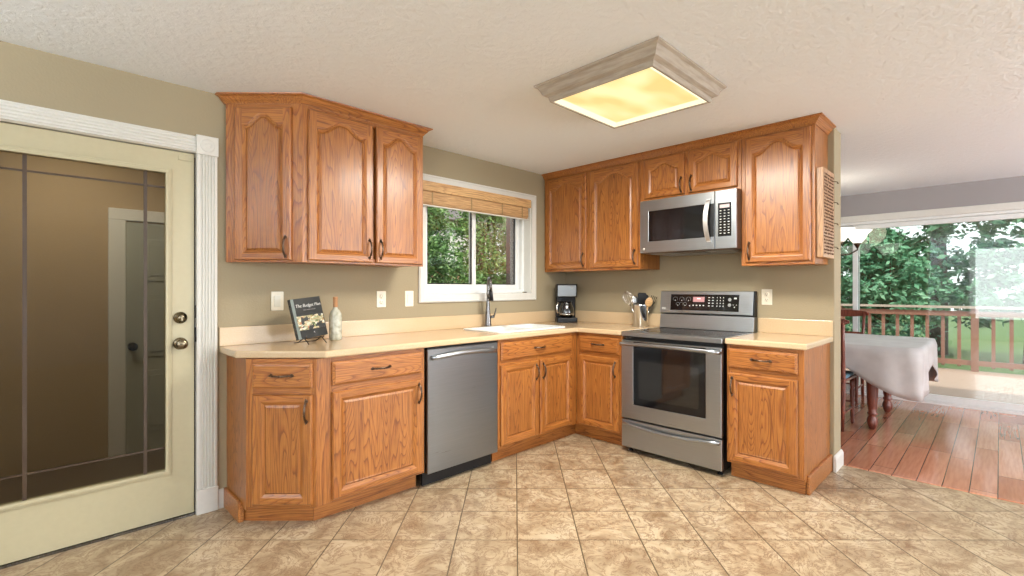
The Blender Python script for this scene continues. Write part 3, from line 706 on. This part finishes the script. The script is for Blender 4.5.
MB().box(.636,.704,-.0202,-.0194,.290,.314).build('display', PNK, mc)
text_obj('display_digits', '12:00', .020, INK, mc, (.670,-.0204,.302), (PI/2,0,0))
for j in range(9):
    for k in range(3):
        z = .272-j*.020; x = .642+k*.028
        MB().box(x-.006,x+.006,-.0200,-.0194,z-.0022-(.002 if (j+k)%3==0 else 0),z+.0022).build('key_legend', INK, mc)
mb = MB(); mb.lathe([(.001,-.0186),(.010,-.0186),(.010,-.0178)], (.036,0,.034), 20, ax='y'); mb.build('badge', INK, md)
mb = MB(); mb.box(.06,.26,.05,.16,-.005,.001); mb.box(.50,.70,.05,.16,-.005,.001); mb.box(.08,.67,.2,.36,-.008,.001); mb.build('vent_filter', STL, mw, .002)

# ------------------------------------------------------------------ ceiling light
cl = thing('ceiling_light', 'square fluorescent ceiling light with a pale wood moulding frame', 'ceiling light', (-1.5625,-1.715,CZ))
hx, hy = .3725, .370
prof = [(0,-.001),(0,-.010),(-.006,-.014),(-.014,-.018),(-.026,-.036),(-.034,-.054),(-.046,-.060),(-.056,-.066),(-.060,-.082),(-.063,-.090),(-.072,-.090),(-.072,-.080),(-.020,-.001)]
mb = MB(); path = [(-hx,-hy),(hx,-hy),(hx,hy),(-hx,hy)]
mb.sweep(path, prof, closed=True)
K = len(prof)
for fi in range(len(mb.f)): mb.m[fi] = 0 if (fi//K) % 2 == 0 else 1
mb.build('frame', [WASHX, WASHY], cl)
mb = MB(); a, b = hx-.070, hy-.070
# clear rim, sloped reveal and dropped centre panel
L = []
for d, z in ((0,-.084),(.010,-.086),(.034,-.072),(.036,-.071)): L.append([mb.vert((sx*(a-d), sy*(b-d), z)) for sx, sy in ((-1,-1),(1,-1),(1,1),(-1,1))])
for P_, Q_ in zip(L, L[1:]):
    for k in range(4): mb.face((P_[k],Q_[k],Q_[(k+1)%4],P_[(k+1)%4]), 1)
mb.face(L[-1][::-1], 0); mb.build('diffuser', [DIFF, emis('lit_diffuser_rim', (1.0,.93,.66), .95)], cl)
area('ceiling_light_tubes', (-1.5625,-1.715,CZ-.10), (-1.5625,-1.715,0), .56, .56, 62, (1,.94,.83))

# ------------------------------------------------------------------ plates
def plate(name, loc, rz, kind, label, cat):
    r = thing(name, label, cat, loc, rz, 'wall plates')
    MB().prism(rrect(-.036,.036,-.058,.058,.004), -.006, 0, ax='y').build('cover_plate', PLATE, r, .0015)
    if kind == 'rocker':
        MB().prism(rrect(-.018,.018,-.034,.034,.002), -.0085, -.005, ax='y').build('rocker', plain('rocker_ivory', (.72,.70,.60), .3), r, .001)
    else:
        for z in (-.020,.020):
            f = MB().lathe([(.001,-.0085),(.0155,-.0085),(.017,-.006)], (0,0,z), 20, ax='y').build('socket', PLATE, r)
            mb = MB(); mb.box(-.008,-.0055,-.0089,-.0080,z-.002,z+.008); mb.box(.0055,.008,-.0089,-.0080,z-.002,z+.007); mb.lathe([(.001,-.0090),(.0028,-.0090),(.0028,-.008)], (0,0,z-.008), 8, ax='y'); mb.build('slots', SLOT, f)
    return r
plate('light_switch', (-2.795,0,1.168), 0, 'rocker', 'almond rocker light switch on the wall above the cookbook', 'light switch')
plate('electrical_outlet', (-2.089,0,1.168), 0, 'outlet', 'almond power outlet on the wall under the arched cabinet', 'outlet')
plate('light_switch', (-1.857,0,1.168), 0, 'rocker', 'almond rocker light switch beside the window casing', 'light switch')
plate('electrical_outlet', (0,-1.912,1.181), RW, 'outlet', 'almond power outlet on the wall beside the range control panel', 'outlet')

# ------------------------------------------------------------------ counter things
# coffee maker, facing the camera out of the corner
cF, cR = 4.70, .495
cx0, cy0 = ((cF-D)+(cR-R0))/R2, ((cF-D)-(cR-R0))/R2
cm = thing('coffee_maker', 'black and steel drip coffee maker in the counter corner', 'coffee maker', (cx0,cy0,ZC1), RD)
MB().prism(rrect(-.100,.100,-.105,.085,.02), 0, .045).build('base', BLK, cm, .006)
MB().prism(rrect(-.095,.095,.030,.085,.015), .045, .25).build('tank', BLK, cm, .004)
MB().prism(rrect(-.098,.098,-.085,.085,.02), .243, .368).build('brew_head', BLK, cm, .008)
MB().prism(rrect(-.088,.088,-.0895,-.080,.004), .250, .355).build('steel_front', STLD, cm, .003)
MB().lathe([(.055,.0),(.074,.02),(.076,.05),(.066,.10),(.050,.135),(.052,.145)], (0,-.03,.048), 28).build('carafe', CARG, cm)
MB().lathe([(.001,.0),(.055,0),(.055,.010),(.001,.010)], (0,-.03,.198), 24).build('carafe_lid', BLK, cm)
MB().lathe([(.070,.0),(.0765,.0),(.0765,.012),(.070,.012)], (0,-.03,.075), 28).build('carafe_band', CHR, cm)
MB().tube([(-.052,-.045,.195),(-.085,-.070,.190),(-.098,-.080,.150),(-.092,-.075,.100),(-.072,-.055,.075)], .007, 8).build('carafe_handle', CHR, cm)
MB().lathe([(.001,-.091),(.012,-.091),(.012,-.088)], (.045,0,.335), 14, ax='y').build('badge', DIG, cm)

# utensil crock and utensils
KX, KY = -.115, -.925
ck = thing('utensil_crock', 'polished steel utensil crock on the counter beside the range', 'crock', (KX,KY,ZC1))
MB().lathe([(.001,0),(.062,0),(.066,.004),(.066,.180),(.068,.186),(.064,.188),(.062,.182),(.061,.008),(.001,.008)], n=32).build('pot', CHR, ck)
def utensil(name, label, dx, dy, tx, ty, ln, head, mat):
    r = thing(name, label, 'kitchen utensil', (KX+dx,KY+dy,ZC1+.012), 0, 'utensils in the steel crock')
    d = Vector((tx,ty,1)).normalized(); yv = Vector((-1,-1,0)); yv = (yv-d*yv.dot(d)).normalized(); xv = yv.cross(d)
    r.rotation_euler = Matrix((xv,yv,d)).transposed().to_euler()
    MB().tube([(0,0,0),(0,0,ln)], [.006,.0045], 8).build('handle', mat[0], r)
    mb = MB()
    if head == 'whisk':
        for k in range(7):
            a = PI*k/7; P = []
            for t in range(0,17):
                u = PI*t/16*2-PI; rr_ = .046*math.sin(abs(u)/PI*PI)*(1 if u > 0 else -1); zz = ln+.135*(1-abs(u)/PI)**.8
                P.append((math.cos(a)*rr_, math.sin(a)*rr_, zz))
            mb.tube(P, .0016, 4)
    elif head == 'spatula': mb.prism([(-.014,ln),(.014,ln),(.036,ln+.03),(.038,ln+.10),(.030,ln+.112),(-.030,ln+.112),(-.038,ln+.10),(-.036,ln+.03)], -.002, .002, ax='y')
    elif head == 'spoon':
        mb.M = Matrix.Translation((0,0,ln+.035)) @ Matrix.Diagonal((.032,.009,.045,1)).to_4x4(); mb.lathe([(.05,-1),(.6,-.8),(.95,-.35),(1,0),(.9,.45),(.55,.85),(.05,1)], n=18)
    elif head == 'fork':
        mb.prism([(-.010,ln),(.010,ln),(.026,ln+.03),(.026,ln+.045),(-.026,ln+.045),(-.026,ln+.03)], -.002, .002, ax='y')
        for k in range(4): mb.box(-.026+k*.0155,-.0195+k*.0155,-.0015,.0015,ln+.04,ln+.09)
    mb.build('head', mat[1], r); return r
utensil('whisk', 'steel balloon whisk leaning out of the crock', -.020, .012, -.30,.24, .175, 'whisk', (CHR,CHR))
utensil('spatula', 'black turner spatula standing upright in the crock', -.006,-.004, .02,-.04, .165, 'spatula', (CHR,BLK))
utensil('serving_spoon', 'steel serving spoon leaning beside the whisk in the crock', -.012,.020, -.05,.10, .175, 'spoon', (CHR,CHR))
utensil('slotted_spoon', 'black slotted spoon at the back of the crock', .015,-.004, .08,-.12, .185, 'spoon', (BLK,BLK))
utensil('pasta_fork', 'steel pasta fork leaning out of the crock towards the range', .020,-.016, .16,-.34, .175, 'fork', (CHR,BRS))
utensil('wooden_spoon', 'small wooden spoon leaning towards the range in the crock', .002,-.026, -.04,-.30, .17, 'spoon', (BLIND2,BLIND2))

# cookbook on its stand
th = .25; BKL = (-2.674,-.252,.957)
cb = thing('cookbook', 'black cookbook with food photographs on its cover propped on a stand', 'book', BKL, th)
cb.rotation_mode = 'YXZ'; cb.rotation_euler = (-.225, -.09, th)
bw_, bh = .204, .240
COV = plain('black_book_cover', (.022,.026,.026), .25); PAG = plain('book_pages', (.75,.72,.62), .7)
mb = MB(); mb.box(-bw_/2,bw_/2,0,.003,0,bh); mb.box(-bw_/2,bw_/2,.019,.022,0,bh); mb.box(-bw_/2-.002,-bw_/2+.003,0,.022,0,bh); mb.build('cover', COV, cb, .001)
MB().box(-bw_/2+.004,bw_/2-.004,.0032,.0188,.004,bh-.004).build('pages', PAG, cb)
MB().box(-bw_/2+.001,-bw_/2+.020,-.0006,.0002,.001,bh-.001).build('spine_band', plain('grey_green_band', (.16,.20,.19), .3), cb)
text_obj('title', 'The Budget Plan', .0262, INK, cb, (.008,-.001,bh-.046), (PI/2,0,0), .25)
text_obj('subtitle', 'easy meals to share', .0105, DIG, cb, (.012,-.001,bh-.072), (PI/2,0,0))
g = G('printed_food_picture'); vo = g.n('TexVoronoi', i_Vector=g.vmath('MULTIPLY', g.obj(), (1,1,1.7)), i_Scale=62.0)
nz = g.n('TexNoise', i_Vector=g.obj(), i_Scale=24.0, i_Detail=3.0).outputs[0]
cc = g.mix(.75, g.ramp(g.n('SeparateXYZ', i_0=vo.outputs['Color']).outputs[0], [(0, (.05,.08,.03)), (.3, (.62,.50,.30)), (.6, (.75,.72,.62)), (.8, (.14,.22,.06)), (1, (.45,.2,.1))]), (.02,.025,.025))
cc = g.mix(g.math('GREATER_THAN', nz, .47), (.02,.025,.025), g.ramp(g.n('SeparateXYZ', i_0=vo.outputs['Color']).outputs[0], [(0, (.06,.10,.03)), (.3, (.62,.50,.30)), (.6, (.75,.72,.62)), (.8, (.14,.22,.06)), (1, (.45,.2,.1))]))
MB().box(-.085,.096,-.0009,-.0004,.050,.134).build('cover_picture', g.p(Base_Color=cc, Roughness=.3), cb)
text_obj('publisher_mark', 'A', .014, INK, cb, (.012,-.001,.030), (PI/2,0,0))
bs = thing('book_stand', 'small dark scrolled metal easel holding up the cookbook', 'book stand', (-2.674,-.252,ZC1), th)
mb = MB()
for s_ in (-.06,.06):
    mb.tube([(s_,.10,.004),(s_,.06,.010),(s_,.01,.036),(s_,-.006,.034),(s_,-.012,.038),(s_,-.014,.050)], .0032, 6)
    mb.tube([(s_,-.034,.004),(s_,-.02,.016),(s_,.004,.034)], .0032, 6)
    mb.tube([(s_,.010,.034),(s_,.030,.040),(s_,.044,.10),(s_,.057,.155)], .003, 6)
mb.tube([(-.06,.06,.010),(.06,.06,.010)], .003, 6); mb.tube([(-.06,.057,.155),(0,.064,.175),(.06,.057,.155)], .003, 6); mb.tube([(-.06,.004,.0335),(.06,.004,.0335)], .003, 6)
for s_ in (-.06,.06): mb.lathe([(.001,-.004),(.004,0),(.001,.004)], (s_,-.034,.004), 8)
mb.build('frame', BRZ, bs)

# bottle
bo = thing('bottle', 'pale glazed bottle with a brown wooden stopper beside the cookbook', 'bottle', (-2.495,-.150,ZC1))
g = G('pale_grey_glaze'); nz = g.n('TexNoise', i_Vector=g.obj(), i_Scale=30.0, i_Detail=5.0).outputs[0]
BOT = g.p(Base_Color=g.ramp(nz, [(.35, (.34,.33,.25)), (.6, (.56,.56,.47))]), Roughness=.25)
MB().lathe([(.001,0),(.034,0),(.038,.006),(.039,.03),(.039,.145),(.036,.168),(.026,.186),(.016,.196),(.013,.205),(.013,.212),(.001,.212)], n=28).build('body', BOT, bo)
MB().lathe([(.0125,.205),(.014,.215),(.0135,.262),(.015,.266),(.015,.274),(.001,.275)], n=20).build('stopper', plain('brown_cork', (.40,.20,.09), .6), bo)

# wooden board with script on the cabinet side
wb = thing('wall_board', 'carved light wood board with rows of dark script on the cabinet side', 'wall decor', (-.305,-2.3005,1.445))
PB = oak('pale_board_wood', 'z', (.52,.30,.15), (.45,.24,.11), (.33,.16,.07), boards=False)
MB().box(0,.285,-.040,0,0,.575).build('board', PB, wb, .003)
random.seed(8); mb = MB(); INKB = plain('burnt_script', (.12,.055,.025), .6)
for r_ in range(25):
    z = .030+r_*.0212; x = .018
    while x < .262:
        l = random.uniform(.003,.010)
        if random.random() < .92:
            P = [(x+l*t/4, -.0405, z+.0065*math.sin(t*1.9+x*90+r_)*random.uniform(.4,1.3)) for t in range(5)]; mb.tube(P, .0014, 4)
        x += l+random.uniform(.002,.009)
tag(mb.build('script', INKB, wb), 'dark script lettering')
for z in (.52,.38,.24,.08): MB().tube([(.270,-.040,z),(.272,-.060,z-.004),(.283,-.064,z-.014),(.292,-.056,z-.008)], .003, 6).build('hook', BRS, wb)

# ------------------------------------------------------------------ dining room
# patio door frame
pf = thing('window_2', 'white framed glass patio doors in the dining room', 'window'); del pf['category']; pf['kind'] = 'structure'
mb = MB(); mb.M = Matrix.Translation((2.982,0,0))
mb.box(0,.018,PY0-.07,PY0,0,PZ1+.075); mb.box(0,.018,PY1,PY1+.07,0,PZ1+.075); mb.box(0,.018,PY0-.07,PY1+.07,PZ1,PZ1+.075); mb.build('casing', WHT, pf, .004)
mb = MB(); mb.box(3.0,3.12,PY0,PY0+.03,0,PZ1); mb.box(3.0,3.12,PY1-.03,PY1,0,PZ1); mb.box(3.0,3.12,PY0,PY1,PZ1-.03,PZ1); mb.box(3.0,3.12,PY0,PY1,0,.03); mb.build('door_frame', WHT2, pf)
for ya, yb, xx in ((PY0+.03,-1.90,3.035),(-1.96,PY1-.03,3.075)):
    f = MB(); f.prism(rect(ya,yb,.032,PZ1-.032), xx-.016, xx+.016, holes=[rect(ya+.05,yb-.05,.10,PZ1-.085)[::-1]], ax='x'); f = f.build('sash', WHT2, pf, .004)
    MB().box(xx-.003,xx+.003,ya+.05,yb-.05,.10,PZ1-.085).build('pane', GLP, f)

MAH = oak('cherry_wood', 'z', (.20,.050,.028), (.15,.034,.02), (.07,.014,.01), boards=False)
# table
TX, TY = 1.92, -1.96
tb = thing('dining_table', 'dark cherry dining table with turned legs under a grey cloth', 'table', (TX,TY,0))
MB().prism(rrect(-.60,.62,-.70,.70,.10), .715, .740).build('tabletop', MAH, tb, .004)
mb = MB(); mb.box(-.44,.34,-.42,-.39,.62,.715); mb.box(-.44,.34,.39,.42,.62,.715); mb.box(-.53,-.50,-.36,.36,.62,.715); mb.box(.34,.37,-.36,.36,.62,.715); mb.build('apron', MAH, tb)
LEG = [(.001,0),(.020,.0),(.028,.012),(.040,.045),(.044,.075),(.036,.105),(.026,.122),(.040,.135),(.040,.145),(.028,.155),(.036,.19),(.042,.30),(.046,.42),(.044,.50),(.036,.535),(.048,.55),(.048,.565),(.034,.58),(.045,.60),(.045,.715),(.001,.715)]
for lx, ly in ((-.515,-.375),(-.515,.375),(.30,-.375),(.30,.375)): MB().lathe(LEG, (lx,ly,0), 20).build('leg', MAH, tb)
# cloth: drapes with a corner that hangs low
g = G('grey_tablecloth'); nz = g.n('TexNoise', i_Vector=g.obj(), i_Scale=6.0, i_Detail=3.0).outputs[0]
CLO = g.p(Base_Color=g.ramp(nz, [(.35, (.46,.44,.44)), (.65, (.55,.53,.53))]), Roughness=.5, Sheen_Weight=.2)
mb = MB(); ol = rrect(-.625,.645,-.725,.725,.11, 8); N = len(ol); cxc = .01
lay = [mb.vert((cxc,0,.7445))]
def corner_drop(i):
    x, y = ol[i]; a = math.atan2(y/.725, (x-cxc)/.635); k = abs(math.sin(2*a)); return .14+.29*k**2.2
# refine the outline so straight edges drape too
ol2 = []
for i in range(N):
    p, q = ol[i], ol[(i+1)%N]; n_ = max(1, int(math.hypot(q[0]-p[0],q[1]-p[1])/.03))
    for j in range(n_): ol2.append((p[0]+(q[0]-p[0])*j/n_, p[1]+(q[1]-p[1])*j/n_))
ol = ol2; N = len(ol)
R_ = []
for s_, z in ((.5,.7450),(.95,.7450),(.992,.744)): R_.append([mb.vert((cxc+(x-cxc)*s_, y*s_, z)) for x, y in ol])
for lv in range(1,9):
    t = lv/8; row = []
    for i, (x, y) in enumerate(ol):
        L_ = corner_drop(i); fold = .018*t*math.sin(i*.62+1.3*math.sin(i*.17)); rl = math.hypot(x,y); sc = 1+(.010+.02*t*0+fold)/rl
        row.append(mb.vert((cxc+(x-cxc)*sc, y*sc, .742-L_*t)))
    R_.append(row)
for i in range(N): mb.face((lay[0], R_[0][i], R_[0][(i+1)%N]), 0, True)
for A_, B_ in zip(R_, R_[1:]):
    for i in range(N): mb.face((A_[i],B_[i],B_[(i+1)%N],A_[(i+1)%N]), 0, True)
tc = mb.build('tablecloth', CLO, None, loc=(TX,TY,0)); so_ = tc.modifiers.new('thick','SOLIDIFY'); so_.thickness = .002; so_.offset = 1
tag(tc, 'smooth grey tablecloth hanging in points from the dining table', 'tablecloth')
# chairs
CUSH = plain('blue_seat_pad', (.10,.20,.27), .6)
def chair(x, y, rz, label):
    r = thing('dining_chair', label, 'chair', (x,y,0), rz, 'cherry dining chairs')   # faces local -y, back at +y
    mb = MB(); mb.prism([(-.20,-.20),(.20,-.20),(.18,.20),(-.18,.20)], .425, .450); mb.build('seat', MAH, r, .006)
    MB().prism(rrect(-.185,.185,-.185,.175,.04), .450, .482).build('cushion', CUSH, r, .01)
    FL = [(.001,0),(.012,0),(.017,.02),(.013,.05),(.018,.07),(.016,.18),(.021,.30),(.016,.33),(.021,.35),(.020,.426)]
    for lx in (-.17,.17): MB().lathe(FL, (lx,-.17,0), 12).build('leg', MAH, r)
    for lx in (-.165,.165): MB().tube([(lx,.20,0),(lx,.175,.25),(lx,.175,.45),(lx*1.02,.20,.75),(lx*1.05,.245,.97)], [.014,.018,.019,.016,.014], 10).build('leg', MAH, r)
    for z0, z1, ex in ((.915,.995,.055),(.70,.745,-.01),(.56,.595,-.01)):
        mb = MB(); hw = .168+ex; rows = []
        yb = .20+(z0-.75)*.2 if z0 > .75 else .185
        for k in range(13):
            u = -1+k/6; yy = yb+.018*(1-u*u); zt = z1-(.018*u*u if ex > 0 else 0); zb_ = z0+(.022*u*u if ex > 0 else 0)
            if ex > 0 and abs(u) == 1: zt -= .012; zb_ += .008
            rows.append([mb.vert((u*hw,yy-.010,zb_)), mb.vert((u*hw,yy+.010,zb_)), mb.vert((u*hw,yy+.014,zt)), mb.vert((u*hw,yy-.006,zt))])
        for A_, B_ in zip(rows, rows[1:]):
            for k in range(4): mb.face((A_[k],B_[k],B_[(k+1)%4],A_[(k+1)%4]))
        mb.face(rows[0]); mb.face(rows[-1][::-1]); mb.build('crest_rail' if ex > 0 else 'back_rail', MAH, r, .004)
    mb = MB(); mb.tube([(-.17,-.17,.20),(.17,-.17,.20)], .009, 8); mb.tube([(-.17,-.17,.15),(-.165,.19,.15)], .009, 8); mb.tube([(.17,-.17,.15),(.165,.19,.15)], .009, 8); mb.build('stretcher', MAH, r)
    return r
chair(2.66, -1.86, -PI/2, 'cherry dining chair with its back to the patio doors')
chair(1.33, -2.00, PI/2, 'cherry dining chair pushed in on the kitchen side of the table')

# chandelier
CHX, CHY = 1.9, -1.87
ch = thing('chandelier', 'bronze chandelier with lit opal glass bowls above the dining table', 'chandelier', (CHX,CHY,0))
MB().lathe([(.001,CZ),(.065,CZ),(.06,CZ-.02),(.01,CZ-.035),(.001,CZ-.035)], n=24).build('canopy', BRZ, ch)
MB().tube([(0,0,CZ-.03),(0,0,1.80)], .006, 8).build('rod', BRZ, ch)
MB().lathe([(.001,1.80),(.02,1.80),(.035,1.76),(.02,1.70),(.04,1.64),(.03,1.60),(.012,1.57),(.001,1.55)], n=20).build('hub', BRZ, ch)
for k in range(5):
    a = math.radians(-70+72*k); cxk, cyk = .27*math.cos(a), .27*math.sin(a)
    arm = MB().tube([(.02*math.cos(a),.02*math.sin(a),1.64),(.10*math.cos(a),.10*math.sin(a),1.58),(.20*math.cos(a),.20*math.sin(a),1.585),(cxk,cyk,1.63),(cxk,cyk,1.66)], .007, 8).build('arm', BRZ, ch)
    MB().lathe([(.008,1.645),(.012,1.655),(.022,1.675),(.036,1.695),(.03,1.697)], (cxk,cyk,0), 18).build('cup', BRZ, arm)
    MB().lathe([(.030,1.694),(.050,1.715),(.070,1.745),(.088,1.785),(.125,1.822),(.122,1.824),(.084,1.788),(.065,1.750),(.045,1.720),(.001,1.702)], (cxk,cyk,0), 24).build('glass_bowl', SHD, arm)
l = bpy.data.lights.new('chandelier_bulbs', 'POINT'); l.energy = 4; l.color = (1,.86,.66); l.shadow_soft_size = .2
lo_ = bpy.data.objects.new('chandelier_bulbs', l); C.objects.link(lo_); lo_.location = (CHX,CHY,2.0)

# added uplighter lamps, out of view, that brighten the ceilings
for lx, ly, lb in ((2.6,-5.9,'added unseen bronze uplighter brightening the dining room ceiling'),(-5.7,-1.6,'added unseen bronze uplighter in the corner by the glazed door'),(-5.9,-6.8,'added unseen bronze uplighter in the far family room corner'),(-.6,-6.7,'added unseen bronze uplighter by the back wall near the dining room')):
    fl = thing('added_uplighter', lb, 'floor lamp', (lx,ly,0), 0, 'added uplighter floor lamps')
    MB().lathe([(.14,0),(.14,.02),(.02,.035),(.012,.05)], n=28).build('base', BRZ, fl)
    MB().tube([(0,0,.04),(0,0,1.66)], .012, 12).build('pole', BRZ, fl)
    MB().lathe([(.02,1.65),(.08,1.68),(.17,1.74),(.20,1.78),(.195,1.78),(.16,1.745),(.02,1.67)], n=28).build('lamp_shade', BRZ, fl)
    MB().lathe([(.001,1.70),(.05,1.70),(.05,1.705),(.001,1.706)], n=20).build('bulb', emis('added_uplighter_bulb', (1,.93,.82), 3), fl)
    area('uplighter', (lx,ly,1.76), (lx,ly,3), .3, .3, UPL, (.90,.96,1))  # added light aimed up to brighten the ceiling

# ------------------------------------------------------------------ outside
GRS = plain('lawn_green', (.10,.17,.05), .9)
struct('ground_lawn', MB().box(-30,40,-30,40,-.35,-.30), GRS)
DECK = plain('red_stained_deck', (.30,.14,.10), .5); DECKF = plain('deck_boards', (.52,.36,.29), .5)
mb = MB()
for k in range(28): mb.box(3.13+k*.128,3.13+k*.128+.120,-6.5,2.6,-.10,-.06)
dk = thing('deck', 'sunlit reddish wooden deck outside the patio doors', 'deck'); mb.build('deck_boards', DECKF, dk)
MB().box(3.13,6.70,-6.5,2.6,-.22,-.10).build('deck_frame', DECK, dk)
rl = thing('deck_railing', 'reddish brown wooden railing with square balusters along the deck edge', 'railing', (6.6,0,-.06))
MB().box(-.07,.07,-6.5,2.6,.985,1.02).build('top_rail', plain('weathered_cap', (.50,.40,.34), .6), rl)
MB().box(-.02,.02,-6.5,2.6,.86,.94).build('rail', DECK, rl); MB().box(-.02,.02,-6.5,2.6,.09,.17).build('rail', DECK, rl)
for k in range(46): y = -6.4+k*.195; MB().box(.022,.060,y,y+.045,.06,.95).build('baluster', DECK, rl)
for y in (-6.5,-4.7,-2.9,-1.1,.7,2.5): MB().box(-.045,.045,y,y+.09,0,1.00).build('post', DECK, rl)

BARK = plain('bark_brown', (.12,.08,.05), .9)
def leafmat(name, a, b, c):
    g = G(name); nz = g.n('TexNoise', i_Vector=g.obj(), i_Scale=2.6, i_Detail=6.0, i_Roughness=.7).outputs[0]
    return g.p(Base_Color=g.ramp(nz, [(.32, a), (.5, b), (.68, c)]), Roughness=.55, Subsurface_Weight=.0)
LM = [leafmat('fir_green', (.04,.09,.03), (.12,.24,.07), (.30,.42,.16)), leafmat('leaf_green', (.06,.14,.04), (.18,.34,.09), (.42,.55,.22)), leafmat('blue_green', (.04,.12,.07), (.10,.28,.15), (.28,.48,.30))]
def tree(x, y, h, rad, kind, mi, label, n=9000, leaf=.055, base=-.3, low=.12, group='trees'):
    rnd = random.Random(int(x*97+y*31)); r = thing('tree', label, 'tree', (x,y,base), 0, group)
    mb = MB(); P = [(rnd.uniform(-.06,.06)*t, rnd.uniform(-.06,.06)*t, h*.95*t/6) for t in range(7)]
    mb.tube(P, [.11*(1-.14*t)*h/5 for t in range(7)], 8)
    for k in range(14):
        t = rnd.uniform(.2,.85); a = rnd.uniform(0,2*PI); rr_ = rad*(1-t*.8)*.8; mb.tube([(0,0,h*t*.95),(rr_*.5*math.cos(a),rr_*.5*math.sin(a),h*t+.12),(rr_*math.cos(a),rr_*math.sin(a),h*t+(.3 if kind else -.1))], [.018,.010,.005], 5)
    mb.build('trunk', BARK, r)
    V = []; Fc = []
    # clumps
    cl_ = []
    for k in range(n//60):
        t = rnd.uniform(low,1); a = rnd.uniform(0,2*PI)
        if kind == 0: rm = rad*(1-t)**.75*(1.0+.25*math.sin(a*5+t*40))
        else: rm = rad*math.sin(PI*min(1,(t-low)/(1-low)*.93+.07))**.6
        rr_ = rm*rnd.uniform(.45,1.0); cl_.append((rr_*math.cos(a), rr_*math.sin(a), t*h, rnd.uniform(.12,.30)*(1 if kind == 0 else 1.25)))
    for cx_, cy_, cz_, cr in cl_:
        for k in range(60):
            dx_, dy_, dz_ = rnd.gauss(0,cr*.5), rnd.gauss(0,cr*.5), rnd.gauss(0,cr*.42)
            p = Vector((cx_+dx_, cy_+dy_, cz_+dz_-(.25*math.hypot(dx_,dy_) if kind == 0 else 0)))
            a = Vector((rnd.gauss(0,1), rnd.gauss(0,1), rnd.gauss(0,.6))).normalized(); b = a.orthogonal().normalized(); b = (b*math.cos(k)+a.cross(b)*math.sin(k))
            s_ = leaf*rnd.uniform(.6,1.3); i = len(V)
            V += [tuple(p-a*s_), tuple(p+b*s_*.45), tuple(p+a*s_), tuple(p-b*s_*.45)]; Fc.append((i,i+1,i+2,i+3))
    me = bpy.data.meshes.new('foliage'); me.from_pydata(V, [], Fc); me.materials.append(LM[mi]); o = bpy.data.objects.new('foliage', me); C.objects.link(o); o.parent = r
    return r
T1 = 'trees seen through the sink window'; T2 = 'trees beyond the deck'
tree(1.12, 4.6, 5.6, 1.3, 0, 0, 'dark conical conifer filling the sliding half of the sink window', 24000, .045, group=T1)
tree(3.25, 4.9, 5.2, 1.20, 0, 1, 'bright leafy tree filling the far half of the sink window', 26000, .045, group=T1)
tree(2.3, 6.4, 6.0, 1.1, 0, 0, 'tall conifer behind the gap between the sink window trees', 9000, .07, group=T1)
tree(-1.3, 5.4, 5.6, 1.2, 1, 1, 'broad leafy tree at the near edge of the sink window view', 9000, .07, group=T1)
tree(10.0, -.4, 7.0, 1.6, 0, 2, 'blue-green fir directly beyond the deck railing', 15000, .08, group=T2)
tree(11.2, -2.1, 8.5, 1.9, 0, 2, 'taller blue-green fir behind the first one past the deck', 15000, .09, group=T2)
tree(9.6, .9, 5.4, 1.3, 1, 1, 'round leafy tree past the deck near the house corner', 8000, .08, group=T2)
tree(9.2, -1.35, 2.6, 1.0, 1, 2, 'low leafy bush right behind the deck railing', 8000, .07, low=.02, group=T2)
tree(10.4, -3.6, 6.5, 1.7, 0, 2, 'fir tree past the deck on the dining side', 8000, .09, group=T2)
pp = thing('porch_post', 'dark painted porch post outside the far side of the sink window', 'post', (.36,1.15,-.30))
MB().box(-.05,.05,-.05,.05,.02,3.0).build('shaft', plain('plum_brown_paint', (.06,.035,.04), .5), pp, .006); MB().box(-.075,.075,-.075,.075,0,.16).build('base', plain('plum_brown_paint', (.06,.035,.04), .5), pp, .006)
# fence and neighbour's house
fn = thing('fence', 'weathered brown board fence behind the garden trees', 'fence', (0,7.9,-.3))
mb = MB()
for k in range(60): mb.box(-3+k*.20,-3+k*.20+.19,0,.02,.05,1.9)
mb.build('boards', plain('fence_brown', (.36,.20,.12), .8), fn)
for k in range(6): MB().box(-3+k*2.4,-2.9+k*2.4,.02,.12,0,1.95).build('post', BARK, fn)
hs = thing('neighbour_house', 'pale two-storey house far behind the garden trees', 'house', (8.0,14,-.3))
HSM = plain('house_siding', (.62,.58,.55), .8)
MB().box(-5,4,0,5,0,4.6).build('wall', HSM, hs)
MB().prism([(-.5,4.5),(5.5,4.5),(2.5,6.4)], -5.4, 4.4, ax='x').build('roof', plain('roof_grey', (.14,.12,.12), .9), hs)
for x in (-3.5,-.5,2.2):
    f = MB(); f.box(x,x+1.1,-.05,0,2.6,3.8); f = f.build('window', WHT, hs); MB().box(x+.08,x+1.02,-.06,-.05,2.68,3.72).build('pane', BGL, f)
